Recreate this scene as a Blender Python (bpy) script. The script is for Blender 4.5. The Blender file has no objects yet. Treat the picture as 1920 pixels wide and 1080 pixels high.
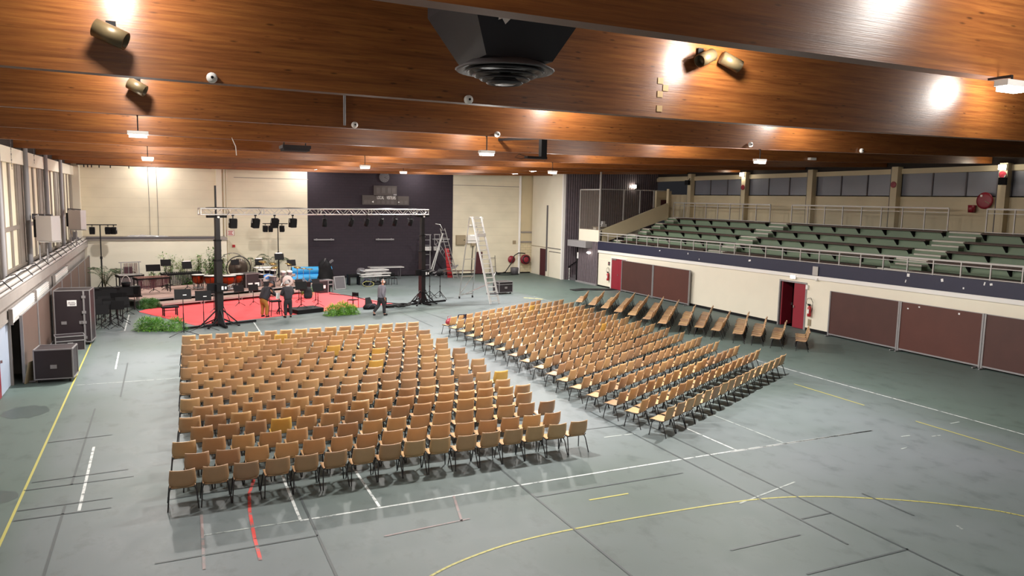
import bpy, math, random
from mathutils import Vector, Matrix
RND = random.Random(11)
SC = bpy.context.scene
COL = SC.collection
PI = math.pi
sin, cos, rad = math.sin, math.cos, math.radians

# ------------------------------------------------------------------ mesh builder
class MB:
    def __init__(s):
        s.v = []; s.f = []; s.m = []; s.sm = []
    def add(s, vs, fs, mi=0, smooth=False):
        b = len(s.v)
        s.v += [tuple(p) for p in vs]
        for f in fs:
            s.f.append([i + b for i in f]); s.m.append(mi); s.sm.append(smooth)
        return s
    def box(s, x0, x1, y0, y1, z0, z1, mi=0):
        return s.add([(x0,y0,z0),(x1,y0,z0),(x1,y1,z0),(x0,y1,z0),(x0,y0,z1),(x1,y0,z1),(x1,y1,z1),(x0,y1,z1)],
              [(0,3,2,1),(4,5,6,7),(0,1,5,4),(1,2,6,5),(2,3,7,6),(3,0,4,7)], mi)
    def cbox(s, c, d, rz=0, mi=0, rx=0):
        M = Matrix.Translation(Vector(c)) @ Matrix.Rotation(rz,4,'Z') @ Matrix.Rotation(rx,4,'X')
        q = MB().box(-d[0]/2,d[0]/2,-d[1]/2,d[1]/2,-d[2]/2,d[2]/2)
        return s.add([M @ Vector(p) for p in q.v], q.f, mi)
    def quad(s, a, b, c, d, mi=0):
        return s.add([a,b,c,d], [(0,1,2,3)], mi)
    def _frame(s, a, b):
        w = (Vector(b)-Vector(a)).normalized()
        r = Vector((0,0,1)) if abs(w.z) < .95 else Vector((1,0,0))
        u = w.cross(r).normalized(); v = w.cross(u).normalized()
        return u, v
    def cyl(s, a, b, ra, rb=None, n=8, mi=0, cap=True, smooth=True):
        rb = ra if rb is None else rb
        a = Vector(a); b = Vector(b); u, v = s._frame(a, b)
        vs = []
        for c, r in ((a,ra),(b,rb)):
            for i in range(n):
                t = 2*PI*i/n; vs.append(c + u*cos(t)*r + v*sin(t)*r)
        s.add(vs, [(i,(i+1)%n,n+(i+1)%n,n+i) for i in range(n)], mi, smooth)
        if cap:
            s.add(vs[:n], [tuple(range(n-1,-1,-1))], mi); s.add(vs[n:], [tuple(range(n))], mi)
        return s
    def bar(s, a, b, w, h=None, mi=0):
        h = w if h is None else h
        a = Vector(a); b = Vector(b); u, v = s._frame(a, b)
        vs = []
        for c in (a,b):
            for x,y in ((-1,-1),(1,-1),(1,1),(-1,1)): vs.append(c + u*x*w/2 + v*y*h/2)
        return s.add(vs, [(0,3,2,1),(4,5,6,7),(0,1,5,4),(1,2,6,5),(2,3,7,6),(3,0,4,7)], mi)
    def tube(s, pts, r, n=6, mi=0, closed=False):
        pts = [Vector(p) for p in pts]; k = len(pts); vs = []
        up = None
        for i, p in enumerate(pts):
            a = pts[(i-1) % k] if (closed or i > 0) else p
            b = pts[(i+1) % k] if (closed or i < k-1) else p
            w = (b-a).normalized()
            if up is None:
                up = Vector((0,0,1)) if abs(w.z) < .9 else Vector((1,0,0))
            u = w.cross(up)
            if u.length < 1e-4: u = w.cross(Vector((0,1,0)))
            u.normalize(); v = w.cross(u).normalized()
            rr = r[i] if isinstance(r, (list,tuple)) else r
            for j in range(n):
                t = 2*PI*j/n; vs.append(p + u*cos(t)*rr + v*sin(t)*rr)
        fs = []
        for i in range(k if closed else k-1):
            o = i*n; q = ((i+1) % k)*n
            for j in range(n): fs.append((o+j, o+(j+1)%n, q+(j+1)%n, q+j))
        s.add(vs, fs, mi, True)
        if not closed:
            s.add(vs[:n], [tuple(range(n-1,-1,-1))], mi); s.add(vs[-n:], [tuple(range(n))], mi)
        return s
    def lathe(s, prof, M=None, n=16, mi=0):
        M = M or Matrix.Identity(4); vs = []; k = len(prof)
        for r, z in prof:
            for j in range(n):
                t = 2*PI*j/n; vs.append(M @ Vector((r*cos(t), r*sin(t), z)))
        fs = []
        for i in range(k-1):
            for j in range(n): fs.append((i*n+j, i*n+(j+1)%n, (i+1)*n+(j+1)%n, (i+1)*n+j))
        s.add(vs, fs, mi, True)
        if prof[0][0] > 1e-4: s.add(vs[:n], [tuple(range(n-1,-1,-1))], mi)
        if prof[-1][0] > 1e-4: s.add(vs[-n:], [tuple(range(n))], mi)
        return s
    def prism(s, poly, z0, z1, mi=0):
        n = len(poly)
        vs = [(x,y,z0) for x,y in poly] + [(x,y,z1) for x,y in poly]
        return s.add(vs, [tuple(range(n-1,-1,-1)), tuple(range(n,2*n))] + [(i,(i+1)%n,n+(i+1)%n,n+i) for i in range(n)], mi)
    def grid(s, P, mi=0, smooth=True):
        h = len(P); w = len(P[0])
        return s.add([p for r in P for p in r], [(i*w+j,i*w+j+1,(i+1)*w+j+1,(i+1)*w+j) for i in range(h-1) for j in range(w-1)], mi, smooth)
    def shell(s, P, Q, mi=0):
        """two grids (front, back) closed round the rim"""
        h = len(P); w = len(P[0]); b = h*w
        vs = [p for r in P for p in r] + [p for r in Q for p in r]
        fs = [(i*w+j,i*w+j+1,(i+1)*w+j+1,(i+1)*w+j) for i in range(h-1) for j in range(w-1)]
        fs += [(b+i*w+j,b+(i+1)*w+j,b+(i+1)*w+j+1,b+i*w+j+1) for i in range(h-1) for j in range(w-1)]
        s.add(vs, fs, mi, True)
        rim = [j for j in range(w)] + [i*w+w-1 for i in range(1,h)] + [(h-1)*w+j for j in range(w-2,-1,-1)] + [i*w for i in range(h-2,0,-1)]
        k = len(rim)
        o = len(s.v) - len(vs)
        for i in range(k):
            a, c = rim[i], rim[(i+1)%k]
            s.f.append([o+c, o+a, o+b+a, o+b+c]); s.m.append(mi); s.sm.append(False)
        return s
    def merge(s, o, M):
        return_b = len(s.v)
        s.v += [tuple(M @ Vector(p)) for p in o.v]
        s.f += [[i+return_b for i in f] for f in o.f]; s.m += o.m; s.sm += o.sm
        return s
    def mesh(s, name, mats):
        me = bpy.data.meshes.new(name)
        me.from_pydata(s.v, [], s.f)
        for m in (mats if isinstance(mats, (list,tuple)) else [mats]): me.materials.append(m)
        me.polygons.foreach_set('material_index', s.m)
        me.polygons.foreach_set('use_smooth', s.sm)
        me.update()
        return me
    def build(s, name, mats, parent=None, loc=None, rz=None):
        return link(name, s.mesh(name, mats), parent, loc, rz)

def link(name, data, parent=None, loc=None, rz=None):
    o = bpy.data.objects.new(name, data); COL.objects.link(o)
    if parent is not None: o.parent = parent
    if loc is not None: o.location = loc
    if rz is not None: o.rotation_euler = (0,0,rz)
    return o
def tag(o, label=None, cat=None, group=None, kind=None):
    if label: o['label'] = label
    if cat: o['category'] = cat
    if group: o['group'] = group
    if kind: o['kind'] = kind
    return o
def thing(name, label, cat, loc=(0,0,0), rz=0, group=None):
    o = link(name, None, None, loc, rz); o.empty_display_size = .2
    return tag(o, label, cat, group)
def struct(o): return tag(o, kind='structure')
def copy_tree(root, loc, rz, label, group=None, swap=None):
    r = root.copy(); COL.objects.link(r); r.location = loc; r.rotation_euler = (0,0,rz); r['label'] = label
    if group: r['group'] = group
    for ch in list(root.children):
        c = ch.copy(); COL.objects.link(c); c.parent = r
        if swap and ch.name.split('.')[0] in swap: c.data = swap[ch.name.split('.')[0]]
        for g in list(ch.children):
            d = g.copy(); COL.objects.link(d); d.parent = c
    return r

# ------------------------------------------------------------------ materials
def hexc(h):
    h = h.lstrip('#'); o = []
    for i in (0,2,4):
        c = int(h[i:i+2],16)/255
        o.append(c/12.92 if c <= .04045 else ((c+.055)/1.055)**2.4)
    return tuple(o) + (1,)
def base(name):
    m = bpy.data.materials.new(name); m.use_nodes = True
    nt = m.node_tree; b = nt.nodes['Principled BSDF']
    return m, nt, b
def mat(name, col, rough=.5, metal=0, var=.12, vscale=3, bump=0, bscale=30, spec=None, obj=True):
    """plain surface with a little procedural tone variation and grain"""
    m, nt, b = base(name); N = nt.nodes; L = nt.links
    c = hexc(col)
    tc = N.new('ShaderNodeTexCoord'); src = tc.outputs['Object']
    if var:
        nz = N.new('ShaderNodeTexNoise'); nz.inputs['Scale'].default_value = vscale; nz.inputs['Detail'].default_value = 4
        L.new(src, nz.inputs['Vector'])
        mx = N.new('ShaderNodeMix'); mx.data_type = 'RGBA'
        mx.inputs['A'].default_value = tuple(x*(1-var) for x in c[:3])+(1,)
        mx.inputs['B'].default_value = tuple(min(1,x*(1+var)) for x in c[:3])+(1,)
        L.new(nz.outputs['Fac'], mx.inputs['Factor']); L.new(mx.outputs['Result'], b.inputs['Base Color'])
    else:
        b.inputs['Base Color'].default_value = c
    b.inputs['Roughness'].default_value = rough; b.inputs['Metallic'].default_value = metal
    if spec is not None: b.inputs['Specular IOR Level'].default_value = spec
    if bump:
        n2 = N.new('ShaderNodeTexNoise'); n2.inputs['Scale'].default_value = bscale
        L.new(src, n2.inputs['Vector'])
        bp = N.new('ShaderNodeBump'); bp.inputs['Strength'].default_value = bump; bp.inputs['Distance'].default_value = .02
        L.new(n2.outputs['Fac'], bp.inputs['Height']); L.new(bp.outputs['Normal'], b.inputs['Normal'])
    return m
def emit(name, col, strength):
    m, nt, b = base(name)
    b.inputs['Base Color'].default_value = hexc(col)
    b.inputs['Emission Color'].default_value = hexc(col); b.inputs['Emission Strength'].default_value = strength
    return m
def ramp(nt, stops):
    r = nt.nodes.new('ShaderNodeValToRGB'); e = r.color_ramp.elements
    while len(e) < len(stops): e.new(.5)
    for i,(p,c) in enumerate(stops): e[i].position = p; e[i].color = c
    return r
def mixc(nt, fac, a, b, mode='MIX'):
    x = nt.nodes.new('ShaderNodeMix'); x.data_type = 'RGBA'; x.blend_type = mode
    for s_, v in (('Factor',fac),('A',a),('B',b)):
        if isinstance(v, (int,float,tuple)): x.inputs[s_].default_value = v
        else: nt.links.new(v, x.inputs[s_])
    return x.outputs['Result']
def noise(nt, vec, scale, detail=4, rough=.5):
    n = nt.nodes.new('ShaderNodeTexNoise'); n.inputs['Scale'].default_value = scale
    n.inputs['Detail'].default_value = detail; n.inputs['Roughness'].default_value = rough
    nt.links.new(vec, n.inputs['Vector']); return n.outputs['Fac']
def mapping(nt, scale, loc=(0,0,0)):
    tc = nt.nodes.new('ShaderNodeTexCoord'); mp = nt.nodes.new('ShaderNodeMapping')
    mp.inputs['Scale'].default_value = scale; mp.inputs['Location'].default_value = loc
    nt.links.new(tc.outputs['Object'], mp.inputs['Vector']); return mp.outputs['Vector']

def wood_mat():
    """varnished glulam: long grain along X, lamella bands, dark knots, vertical-spreading gloss"""
    m, nt, b = base('varnished_glulam'); L = nt.links; N = nt.nodes
    g = noise(nt, mapping(nt, (.35,6,9)), 3, 6, .6)
    r = ramp(nt, [(.27, hexc('#6e3e1d')), (.5, hexc('#8a532a')), (.76, hexc('#a16932'))]); L.new(g, r.inputs['Fac'])
    bands = noise(nt, mapping(nt, (.12,.3,5.2)), 1.6, 1)
    rb = ramp(nt, [(.3,(.82,.80,.8,1)),(.7,(1.1,1.1,1.1,1))]); L.new(bands, rb.inputs['Fac'])
    c = mixc(nt, 1., r.outputs['Color'], rb.outputs['Color'], 'MULTIPLY')
    vo = N.new('ShaderNodeTexVoronoi'); vo.inputs['Scale'].default_value = 1
    L.new(mapping(nt, (2.6,6,11)), vo.inputs['Vector'])
    kn = ramp(nt, [(.07,(1,1,1,1)),(.19,(0,0,0,1))]); L.new(vo.outputs['Distance'], kn.inputs['Fac'])
    pick = ramp(nt, [(.45,(0,0,0,1)),(.55,(1,1,1,1))]); L.new(noise(nt, mapping(nt,(.5,1,2.1)),1.3,2), pick.inputs['Fac'])
    k2 = N.new('ShaderNodeMath'); k2.operation='MULTIPLY'
    L.new(kn.outputs['Color'], k2.inputs[0]); L.new(pick.outputs['Color'], k2.inputs[1])
    k3 = N.new('ShaderNodeMath'); k3.operation='MULTIPLY'; k3.inputs[1].default_value=.7; L.new(k2.outputs[0],k3.inputs[0])
    c = mixc(nt, k3.outputs[0], c, hexc('#2a150b'))
    L.new(c, b.inputs['Base Color'])
    b.inputs['Roughness'].default_value = .37
    b.inputs['Specular IOR Level'].default_value = .75
    b.inputs['Anisotropic'].default_value = .62
    t = N.new('ShaderNodeCombineXYZ'); t.inputs['Z'].default_value = 1
    L.new(t.outputs[0], b.inputs['Tangent'])
    bp = N.new('ShaderNodeBump'); bp.inputs['Strength'].default_value=.12; bp.inputs['Distance'].default_value=.02
    L.new(noise(nt, mapping(nt,(1.2,30,45)),2,3), bp.inputs['Height']); L.new(bp.outputs['Normal'], b.inputs['Normal'])
    return m

def floor_mat():
    m, nt, b = base('worn_green_floor'); L = nt.links
    big = noise(nt, mapping(nt,(.10,.10,1)), 1.3, 4)
    r = ramp(nt, [(.3,hexc('#58655f')),(.5,hexc('#6a7374')),(.72,hexc('#757b80'))]); L.new(big, r.inputs['Fac'])
    # the strip outside the court, by the left wall, keeps the greener paint
    tc = nt.nodes.new('ShaderNodeTexCoord'); sx = nt.nodes.new('ShaderNodeSeparateXYZ'); L.new(tc.outputs['Object'], sx.inputs[0])
    lf = ramp(nt, [(.0,(1,1,1,1)),(.02,(0,0,0,1))])
    mr = nt.nodes.new('ShaderNodeMapRange'); mr.inputs['From Min'].default_value=-2.7; mr.inputs['From Max'].default_value=20
    L.new(sx.outputs['X'], mr.inputs['Value']); L.new(mr.outputs['Result'], lf.inputs['Fac'])
    mr2 = nt.nodes.new('ShaderNodeMapRange'); mr2.inputs['From Min'].default_value=20.7; mr2.inputs['From Max'].default_value=21.2
    L.new(sx.outputs['X'], mr2.inputs['Value'])
    out = nt.nodes.new('ShaderNodeMath'); out.operation='MAXIMUM'; L.new(lf.outputs['Color'], out.inputs[0]); L.new(mr2.outputs['Result'], out.inputs[1])
    o2 = nt.nodes.new('ShaderNodeMath'); o2.operation='MULTIPLY'; o2.inputs[1].default_value=.75; L.new(out.outputs[0],o2.inputs[0])
    c = mixc(nt, o2.outputs[0], r.outputs['Color'], hexc('#5a6a63'))
    sc = noise(nt, mapping(nt,(.9,.6,1)), 2.2, 7, .62)
    rs = ramp(nt, [(.30,(.72,.74,.74,1)),(.46,(1,1,1,1)),(.7,(1.06,1.06,1.06,1))]); L.new(sc, rs.inputs['Fac'])
    c = mixc(nt, 1., c, rs.outputs['Color'], 'MULTIPLY')
    sp = ramp(nt, [(.69,(0,0,0,1)),(.75,(.6,.6,.6,1))]); L.new(noise(nt, mapping(nt,(.8,.35,1)), 3.4, 8,.7), sp.inputs['Fac'])
    c = mixc(nt, sp.outputs['Color'], c, hexc('#4f5a56'))
    L.new(c, b.inputs['Base Color'])
    rr = nt.nodes.new('ShaderNodeMapRange'); rr.inputs['To Min'].default_value=.46; rr.inputs['To Max'].default_value=.66
    L.new(sc, rr.inputs['Value']); L.new(rr.outputs['Result'], b.inputs['Roughness'])
    b.inputs['Specular IOR Level'].default_value = .35
    return m

def joint_mat(name, col, rough, axis_scale, line, width=.012, depth=.25):
    """painted panels: thin darker horizontal joints every 1/axis_scale metres"""
    m, nt, b = base(name); L = nt.links; N = nt.nodes
    tc = N.new('ShaderNodeTexCoord'); sx = N.new('ShaderNodeSeparateXYZ'); L.new(tc.outputs['Object'], sx.inputs[0])
    mu = N.new('ShaderNodeMath'); mu.operation='MULTIPLY'; mu.inputs[1].default_value=axis_scale; L.new(sx.outputs['Z'], mu.inputs[0])
    fr = N.new('ShaderNodeMath'); fr.operation='FRACT'; L.new(mu.outputs[0], fr.inputs[0])
    lt = N.new('ShaderNodeMath'); lt.operation='LESS_THAN'; lt.inputs[1].default_value=width*axis_scale*1.6; L.new(fr.outputs[0], lt.inputs[0])
    dirt = noise(nt, mapping(nt,(.5,.5,.9)), 1.1, 5)
    rd = ramp(nt, [(.3, tuple(x*.88 for x in hexc(col)[:3])+(1,)),(.65,hexc(col))]); L.new(dirt, rd.inputs['Fac'])
    f = N.new('ShaderNodeMath'); f.operation='MULTIPLY'; f.inputs[1].default_value=.28; L.new(lt.outputs[0], f.inputs[0])
    L.new(mixc(nt, f.outputs[0], rd.outputs['Color'], hexc(line)), b.inputs['Base Color'])
    b.inputs['Roughness'].default_value = rough
    bp = N.new('ShaderNodeBump'); bp.inputs['Strength'].default_value=depth; bp.inputs['Distance'].default_value=.01; bp.invert=True
    L.new(lt.outputs[0], bp.inputs['Height']); L.new(bp.outputs['Normal'], b.inputs['Normal'])
    return m
def brick_mat(name, c1, c2, mortar, rough=.6):
    m, nt, b = base(name); L = nt.links
    tc = nt.nodes.new('ShaderNodeTexCoord'); mp = nt.nodes.new('ShaderNodeMapping'); mp.inputs['Rotation'].default_value=(PI/2,0,0)
    L.new(tc.outputs['Object'], mp.inputs['Vector'])
    br = nt.nodes.new('ShaderNodeTexBrick'); br.inputs['Scale'].default_value=1
    br.inputs['Brick Width'].default_value=.42; br.inputs['Row Height'].default_value=.21; br.inputs['Mortar Size'].default_value=.012
    br.inputs['Color1'].default_value=hexc(c1); br.inputs['Color2'].default_value=hexc(c2); br.inputs['Mortar'].default_value=hexc(mortar)
    L.new(mp.outputs[0], br.inputs['Vector']); L.new(br.outputs['Color'], b.inputs['Base Color'])
    b.inputs['Roughness'].default_value=rough
    bp = nt.nodes.new('ShaderNodeBump'); bp.inputs['Strength'].default_value=.4; bp.inputs['Distance'].default_value=.01; bp.invert=True
    L.new(br.outputs['Fac'], bp.inputs['Height']); L.new(bp.outputs['Normal'], b.inputs['Normal'])
    return m
def glass_mat(name, tint, alpha=.25, rough=.05):
    m, nt, b = base(name)
    b.inputs['Base Color'].default_value = hexc(tint); b.inputs['Roughness'].default_value = rough
    b.inputs['Alpha'].default_value = alpha
    return m

M = {}
M['wood'] = wood_mat()
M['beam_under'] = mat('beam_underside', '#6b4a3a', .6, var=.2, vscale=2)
M['floor'] = floor_mat()
M['cream'] = joint_mat('cream_wall_panels', '#e6dcc4', .42, 1/.62, '#a89c80')
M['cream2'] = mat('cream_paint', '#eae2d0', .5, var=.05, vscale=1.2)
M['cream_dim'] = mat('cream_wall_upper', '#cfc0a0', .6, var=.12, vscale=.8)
M['darkbrick'] = brick_mat('dark_painted_block', '#2c242d', '#302730', '#261f28', .85)
M['brick'] = brick_mat('rough_cream_block', '#ddd0b0', '#d2c4a2', '#b5a78a')
M['roof'] = mat('roof_deck_and_shade', '#2a211d', .8)  # also painted on the wall tops as roof shadow
M['black'] = mat('black_paint', '#0d0c0f', .7, spec=.25, var=.1)
M['blackmetal'] = mat('black_metal', '#1d1b1e', .4, .3, var=.1)
M['chairmetal'] = mat('chair_leg_steel', '#39383a', .4, .7, var=.1)
M['alu'] = mat('aluminium', '#c9c6c4', .32, .85, var=.08)
M['alu_white'] = mat('bright_aluminium', '#dedcda', .38, .4, var=.05)
M['galv'] = mat('galvanised_steel', '#9d9a9c', .42, .5, var=.12, vscale=8)
M['rail'] = mat('grey_rail_paint', '#b5b1ae', .4, .2, var=.06)
M['white'] = mat('white_paint', '#ece8e4', .45, var=.03)
M['paper'] = mat('white_paper', '#eeebea', .8, var=.03)
M['grey'] = mat('grey_paint', '#8d8a8c', .5, var=.08)
M['greydark'] = mat('dark_grey_paint', '#5a565a', .55, var=.12)
M['concrete'] = mat('painted_concrete', '#938b86', .7, var=.15, vscale=2, bump=.1)
M['navy'] = mat('navy_fascia', '#22233c', .5, var=.1)
M['red'] = mat('red_door_paint', '#8c2432', .4, var=.06)
M['redlight'] = mat('signal_red', '#b0262c', .35, var=.06)
M['darkred'] = mat('dark_red_corridor', '#4a1c22', .7, var=.1)
M['board'] = mat('brown_board', '#4b2c27', .5, var=.2, vscale=1.4)
M['boardred'] = mat('reddish_brown_board', '#552d25', .5, var=.18, vscale=1.4)
M['boardwarm'] = mat('worn_brown_board', '#5e4a42', .55, var=.15, vscale=1.5)
M['carpet'] = mat('red_carpet', '#fd5c60', .95, var=.06, vscale=1.2, bump=.1, bscale=200)
M['deck'] = mat('riser_deck', '#a88a80', .65, var=.12, vscale=4)
M['case'] = mat('flight_case_laminate', '#2c2428', .45, var=.12, bump=.08, bscale=90)
M['rubber'] = mat('rubber', '#18171a', .8, var=.05)
M['copper'] = mat('copper_bowl', '#8c3a1c', .25, .8, var=.1)
M['drumhead'] = mat('drum_head', '#cdc7c2', .55, var=.02)
M['bronze'] = mat('bronze_gong', '#4c4138', .4, .6, var=.2, vscale=6)
M['cymbal'] = mat('cymbal_brass', '#b59a60', .3, .8, var=.08)
M['rosewood'] = mat('rosewood_bars', '#8a5a50', .4, var=.15, vscale=20)
M['resonator'] = mat('resonator_tubes', '#7e5a62', .35, .5, var=.1)
M['blue'] = mat('blue_mat', '#3da3e0', .45, var=.08)
M['bluecloth'] = mat('blue_drum_shell', '#3f7fd0', .4, var=.08)
M['leaf'] = mat('leaf_green', '#587a3c', .5, var=.35, vscale=9)
M['leafpale'] = mat('pale_leaf', '#a0ad7a', .55, var=.35, vscale=9)
M['palm'] = mat('palm_frond', '#56684a', .5, var=.3, vscale=9)
M['fern'] = mat('fern_green', '#74a838', .6, var=.4, vscale=14)
M['fernblue'] = mat('dark_fern_green', '#4f8a42', .6, var=.4, vscale=14)
M['stem'] = mat('plant_stem', '#5a4a34', .8)
M['pot'] = mat('plant_pot', '#3a2f2a', .7)
M['standgreen'] = mat('stand_riser_green', '#778a72', .55, var=.12, vscale=1.2)
M['standtread'] = mat('stand_tread', '#4c493d', .7, var=.15)
M['plank'] = mat('bench_plank', '#4a352c', .55, var=.25, vscale=6)
M['slat'] = mat('slatted_cladding', '#6c6167', .6, var=.3, vscale=4)
M['pane_grey'] = mat('frosted_pane', '#787a84', .3, var=.06)
M['pane_cream'] = mat('obscured_glass', '#efe6cc', .5, var=.15, vscale=.7)
M['fin'] = mat('window_fin', '#837970', .6, var=.15, vscale=2)
M['palebluedoor'] = mat('pale_blue_door', '#aeb9cc', .45, var=.05)
M['spkgrey'] = mat('loudspeaker_cabinet', '#b0a8a6', .6, var=.05)
M['glass'] = glass_mat('booth_glass', '#6a5f58', .42)
M['clearglass'] = glass_mat('clear_panel', '#8f948c', .14)
M['duct'] = mat('dark_duct_metal', '#2b2a30', .5, .2, var=.2, vscale=3)
M['beige_metal'] = mat('beige_metal', '#685940', .4, .3, var=.1)
M['lamp'] = emit('lamp_diffuser', '#fff6e6', 9)
M['domelight'] = emit('wall_lamp_glow', '#fff4dc', 14)
M['skin'] = mat('skin', '#b07a64', .55, var=.06, vscale=20)
M['hairgrey'] = mat('grey_hair', '#a9a2a0', .7, var=.2, vscale=60)
M['hairdark'] = mat('dark_cap', '#3f3a42', .8)
M['jacket'] = mat('dark_jacket', '#2c292f', .8, var=.15, vscale=9)
M['sweater'] = mat('grey_sweater', '#726f78', .85, var=.12, vscale=9)
M['ochre'] = mat('ochre_trousers', '#a06a2c', .8, var=.12, vscale=9)
M['trousers'] = mat('black_trousers', '#211f24', .8, var=.1)
M['cable'] = mat('black_cable', '#151416', .6, var=0)
M['wirewhite'] = mat('pale_cable', '#a29a8a', .6, var=0)
M['cardtan'] = mat('beige_box', '#9a8a70', .6, var=.08)
M['nosing'] = mat('step_nosing', '#cfc9be', .6, var=.15)
M['foil'] = mat('plastic_sheet', '#d8d6d8', .25, .3, var=.15, vscale=6)
CHAIRCOL = ['#c59e74', '#bb946d', '#caa577', '#b18d6c', '#d8ad55']
M['chairs'] = [mat('chair_plastic', c, .45, var=.08, vscale=6, spec=.8) for c in CHAIRCOL]
M['seatpl'] = [mat('chair_seat_plastic', c, .4, var=.06, vscale=6) for c in ['#d3a878','#cda276','#d8ae76','#c79e78','#dcb26a']]
M['seatpl'] = M['chairs']
# ------------------------------------------------------------------ camera
cam = bpy.data.objects.new('camera', bpy.data.cameras.new('camera')); COL.objects.link(cam)
cam.data.sensor_width = 36; cam.data.lens = 26.3586; cam.data.clip_end = 300
r_, u_, f_ = Vector((.90645,-.42183,.02026)), Vector((.03124,.11483,.99289)), Vector((.42115,.89938,-.11727))
f_.normalize(); r_ = (r_ - f_*r_.dot(f_)).normalized(); u_ = r_.cross(f_)
cam.matrix_world = Matrix(((r_.x,u_.x,-f_.x,0),(r_.y,u_.y,-f_.y,0),(r_.z,u_.z,-f_.z,6),(0,0,0,1)))
SC.camera = cam

# ------------------------------------------------------------------ floor with its painted lines and joints
XL, XR, YB, XU = -4.3, 28.1, 55.3, 36.0
LINES = {
 'white': (.055, [[(2.16,13.68),(6.7,13.72),(12.6,13.75),(17.2,13.66)],[(2.17,13.71),(2.19,16.4)],[(3.68,13.75),(3.7,16)],[(20.75,22),(20.75,17.8),(20.85,13.5),(20.85,8)],
    [(12.62,13.78),(12.58,16)],[(3.81,37.46),(3.77,33.5)],[(-1.61,19.65),(-1.58,15.7)],[(-1.6,31.35),(-1.57,28.3)],[(-1.58,40.9),(-1.59,36.1)],[(17.2,13.66),(12.4,13.72)]]),
 'faint': (.045, [[(14.15,13.73),(14.1,18)],[(-2.6,26.3),(.43,26.2)],[(.49,13.7),(2.17,13.7)],[(10.1,15.83),(11.02,15.8)],[(10.4,11.17),(12.35,11.63)],[(20.95,41.5),(20.95,30)],[(10.27,47.6),(14.77,48.5)],
    [(13.5,8.6),(13.56,8.75)],[(16.6,12.3),(16.85,12.32)],[(19.9,13.3),(20.3,13.32)],[(17.5,13),(17.8,12.98)],[(18.3,12.7),(18.6,12.68)]]),
 'yellow': (.05, [[(-2.66,11),(-2.67,33.5)],[(3.2,10.4),(3.73,10.79),(4.41,11.09),(5.42,11.34),(6.74,11.42),(9.11,11.36),(10.9,11.2),(12.13,10.85),(13.21,10.3),(14.08,9.73),(14.88,9.03),(15.24,8.52),(15.7,7.6)],
    [(19.22,18.4),(19.2,15.58)],[(19.17,13.83),(19.2,10.2)],[(7.66,12.47),(8.58,12.46)]]),
 'yellowpatch': (.22, [[(20.1,41.2),(20.9,40.2)]]),
 'red': (.06, [[(1.64,16.24),(1.44,15.38),(1.35,14.43),(1.31,13.23),(1.31,12.38)]]),
 'pink': (.05, [[(.51,14.64),(.45,12.4)],[(5.2,13.69),(4.92,12.52)],[(3.42,12.45),(5.09,12.56)]]),
 'dark': (.045, [[(2.34,20),(2.35,9)],[(6.72,20),(6.7,9)],[(-1.83,23.2),(-1.84,17.2)],[(-1.84,16.06),(-1.84,11)],[(10.98,18),(10.97,12.65),(10.94,9)],[(11.78,16.5),(11.76,7)],[(-2.59,17.62),(-.83,17.74)],[(-2.67,17.19),(-.71,17.25)],
    [(-2.62,16.1),(-1.05,16.14)],[(-2.61,15.62),(-1.05,15.63)],[(-.27,12.9),(2.34,12.93)],[(6.72,13.02),(10.39,13)],[(9.4,8.47),(11.78,8.44)],[(8.82,9.63),(10.43,9.62)],[(11,10.13),(11.75,10.12)],[(-2.62,20.38),(-1.28,20.5)],
    [(-.05,15.64),(3.99,15.84)],[(9.39,16.59),(11.2,16.53)],[(-1.23,29.2),(-1.25,24.3)],[(13.2,10.6),(13.2,9.4)],[(11.2,38),(11.4,33)],[(12.3,38.5),(12.9,33)]]),
}
fm = MB(); fm.quad((-7,-16,0),(38,-16,0),(38,YB+.3,0),(-7,YB+.3,0))
fmats = [M['floor']]
tone = dict(white='#d3d7d6', faint='#a9b1ae', yellow='#b9b25e', yellowpatch='#d9cf8a', red='#d8453f', pink='#8a7877', dark='#454d4f')
def paint_mat(name, col):
    m, nt, b = base(name); b.inputs['Base Color'].default_value = hexc(col); b.inputs['Roughness'].default_value = .55
    w = ramp(nt, [(.24,(0,0,0,1)),(.36,(1,1,1,1))] if name.endswith('dark') or name.endswith('yellow') else [(.38,(0,0,0,1)),(.5,(1,1,1,1))]); nt.links.new(noise(nt, mapping(nt,(1,1,1)), 5, 7, .7), w.inputs['Fac'])
    nt.links.new(mixc(nt, w.outputs['Color'], hexc('#6a7374'), hexc(col)), b.inputs['Base Color'])
    return m
for i, (k, (w, ls)) in enumerate(LINES.items()):
    fmats.append(paint_mat('floor_paint_'+k, tone[k]))
    for l in ls:
        if len(l) > 6:                      # the curved court line: round it off
            q = [Vector(p) for p in l]; q = [q[0]*2-q[1]] + q + [q[-1]*2-q[-2]]; l = []
            for j in range(1, len(q)-2):
                for h in range(6):
                    u = h/6; p0, p1, p2, p3 = q[j-1:j+3]
                    l.append(.5*((2*p1)+(p2-p0)*u+(2*p0-5*p1+4*p2-p3)*u*u+(3*p1-p0-3*p2+p3)*u**3))
            l.append(q[-2])
        for a, c in zip(l, l[1:]):
            a = Vector(a); c = Vector(c); d = (c-a).normalized(); n = Vector((-d.y,d.x))*w/2; c = c + d*.01
            z = .003 + .0006*i
            fm.quad((a.x-n.x,a.y-n.y,z),(c.x-n.x,c.y-n.y,z),(c.x+n.x,c.y+n.y,z),(a.x+n.x,a.y+n.y,z), i+1)
fmats.append(mat('floor_stain', '#4c5957', .4, var=.1))
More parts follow.
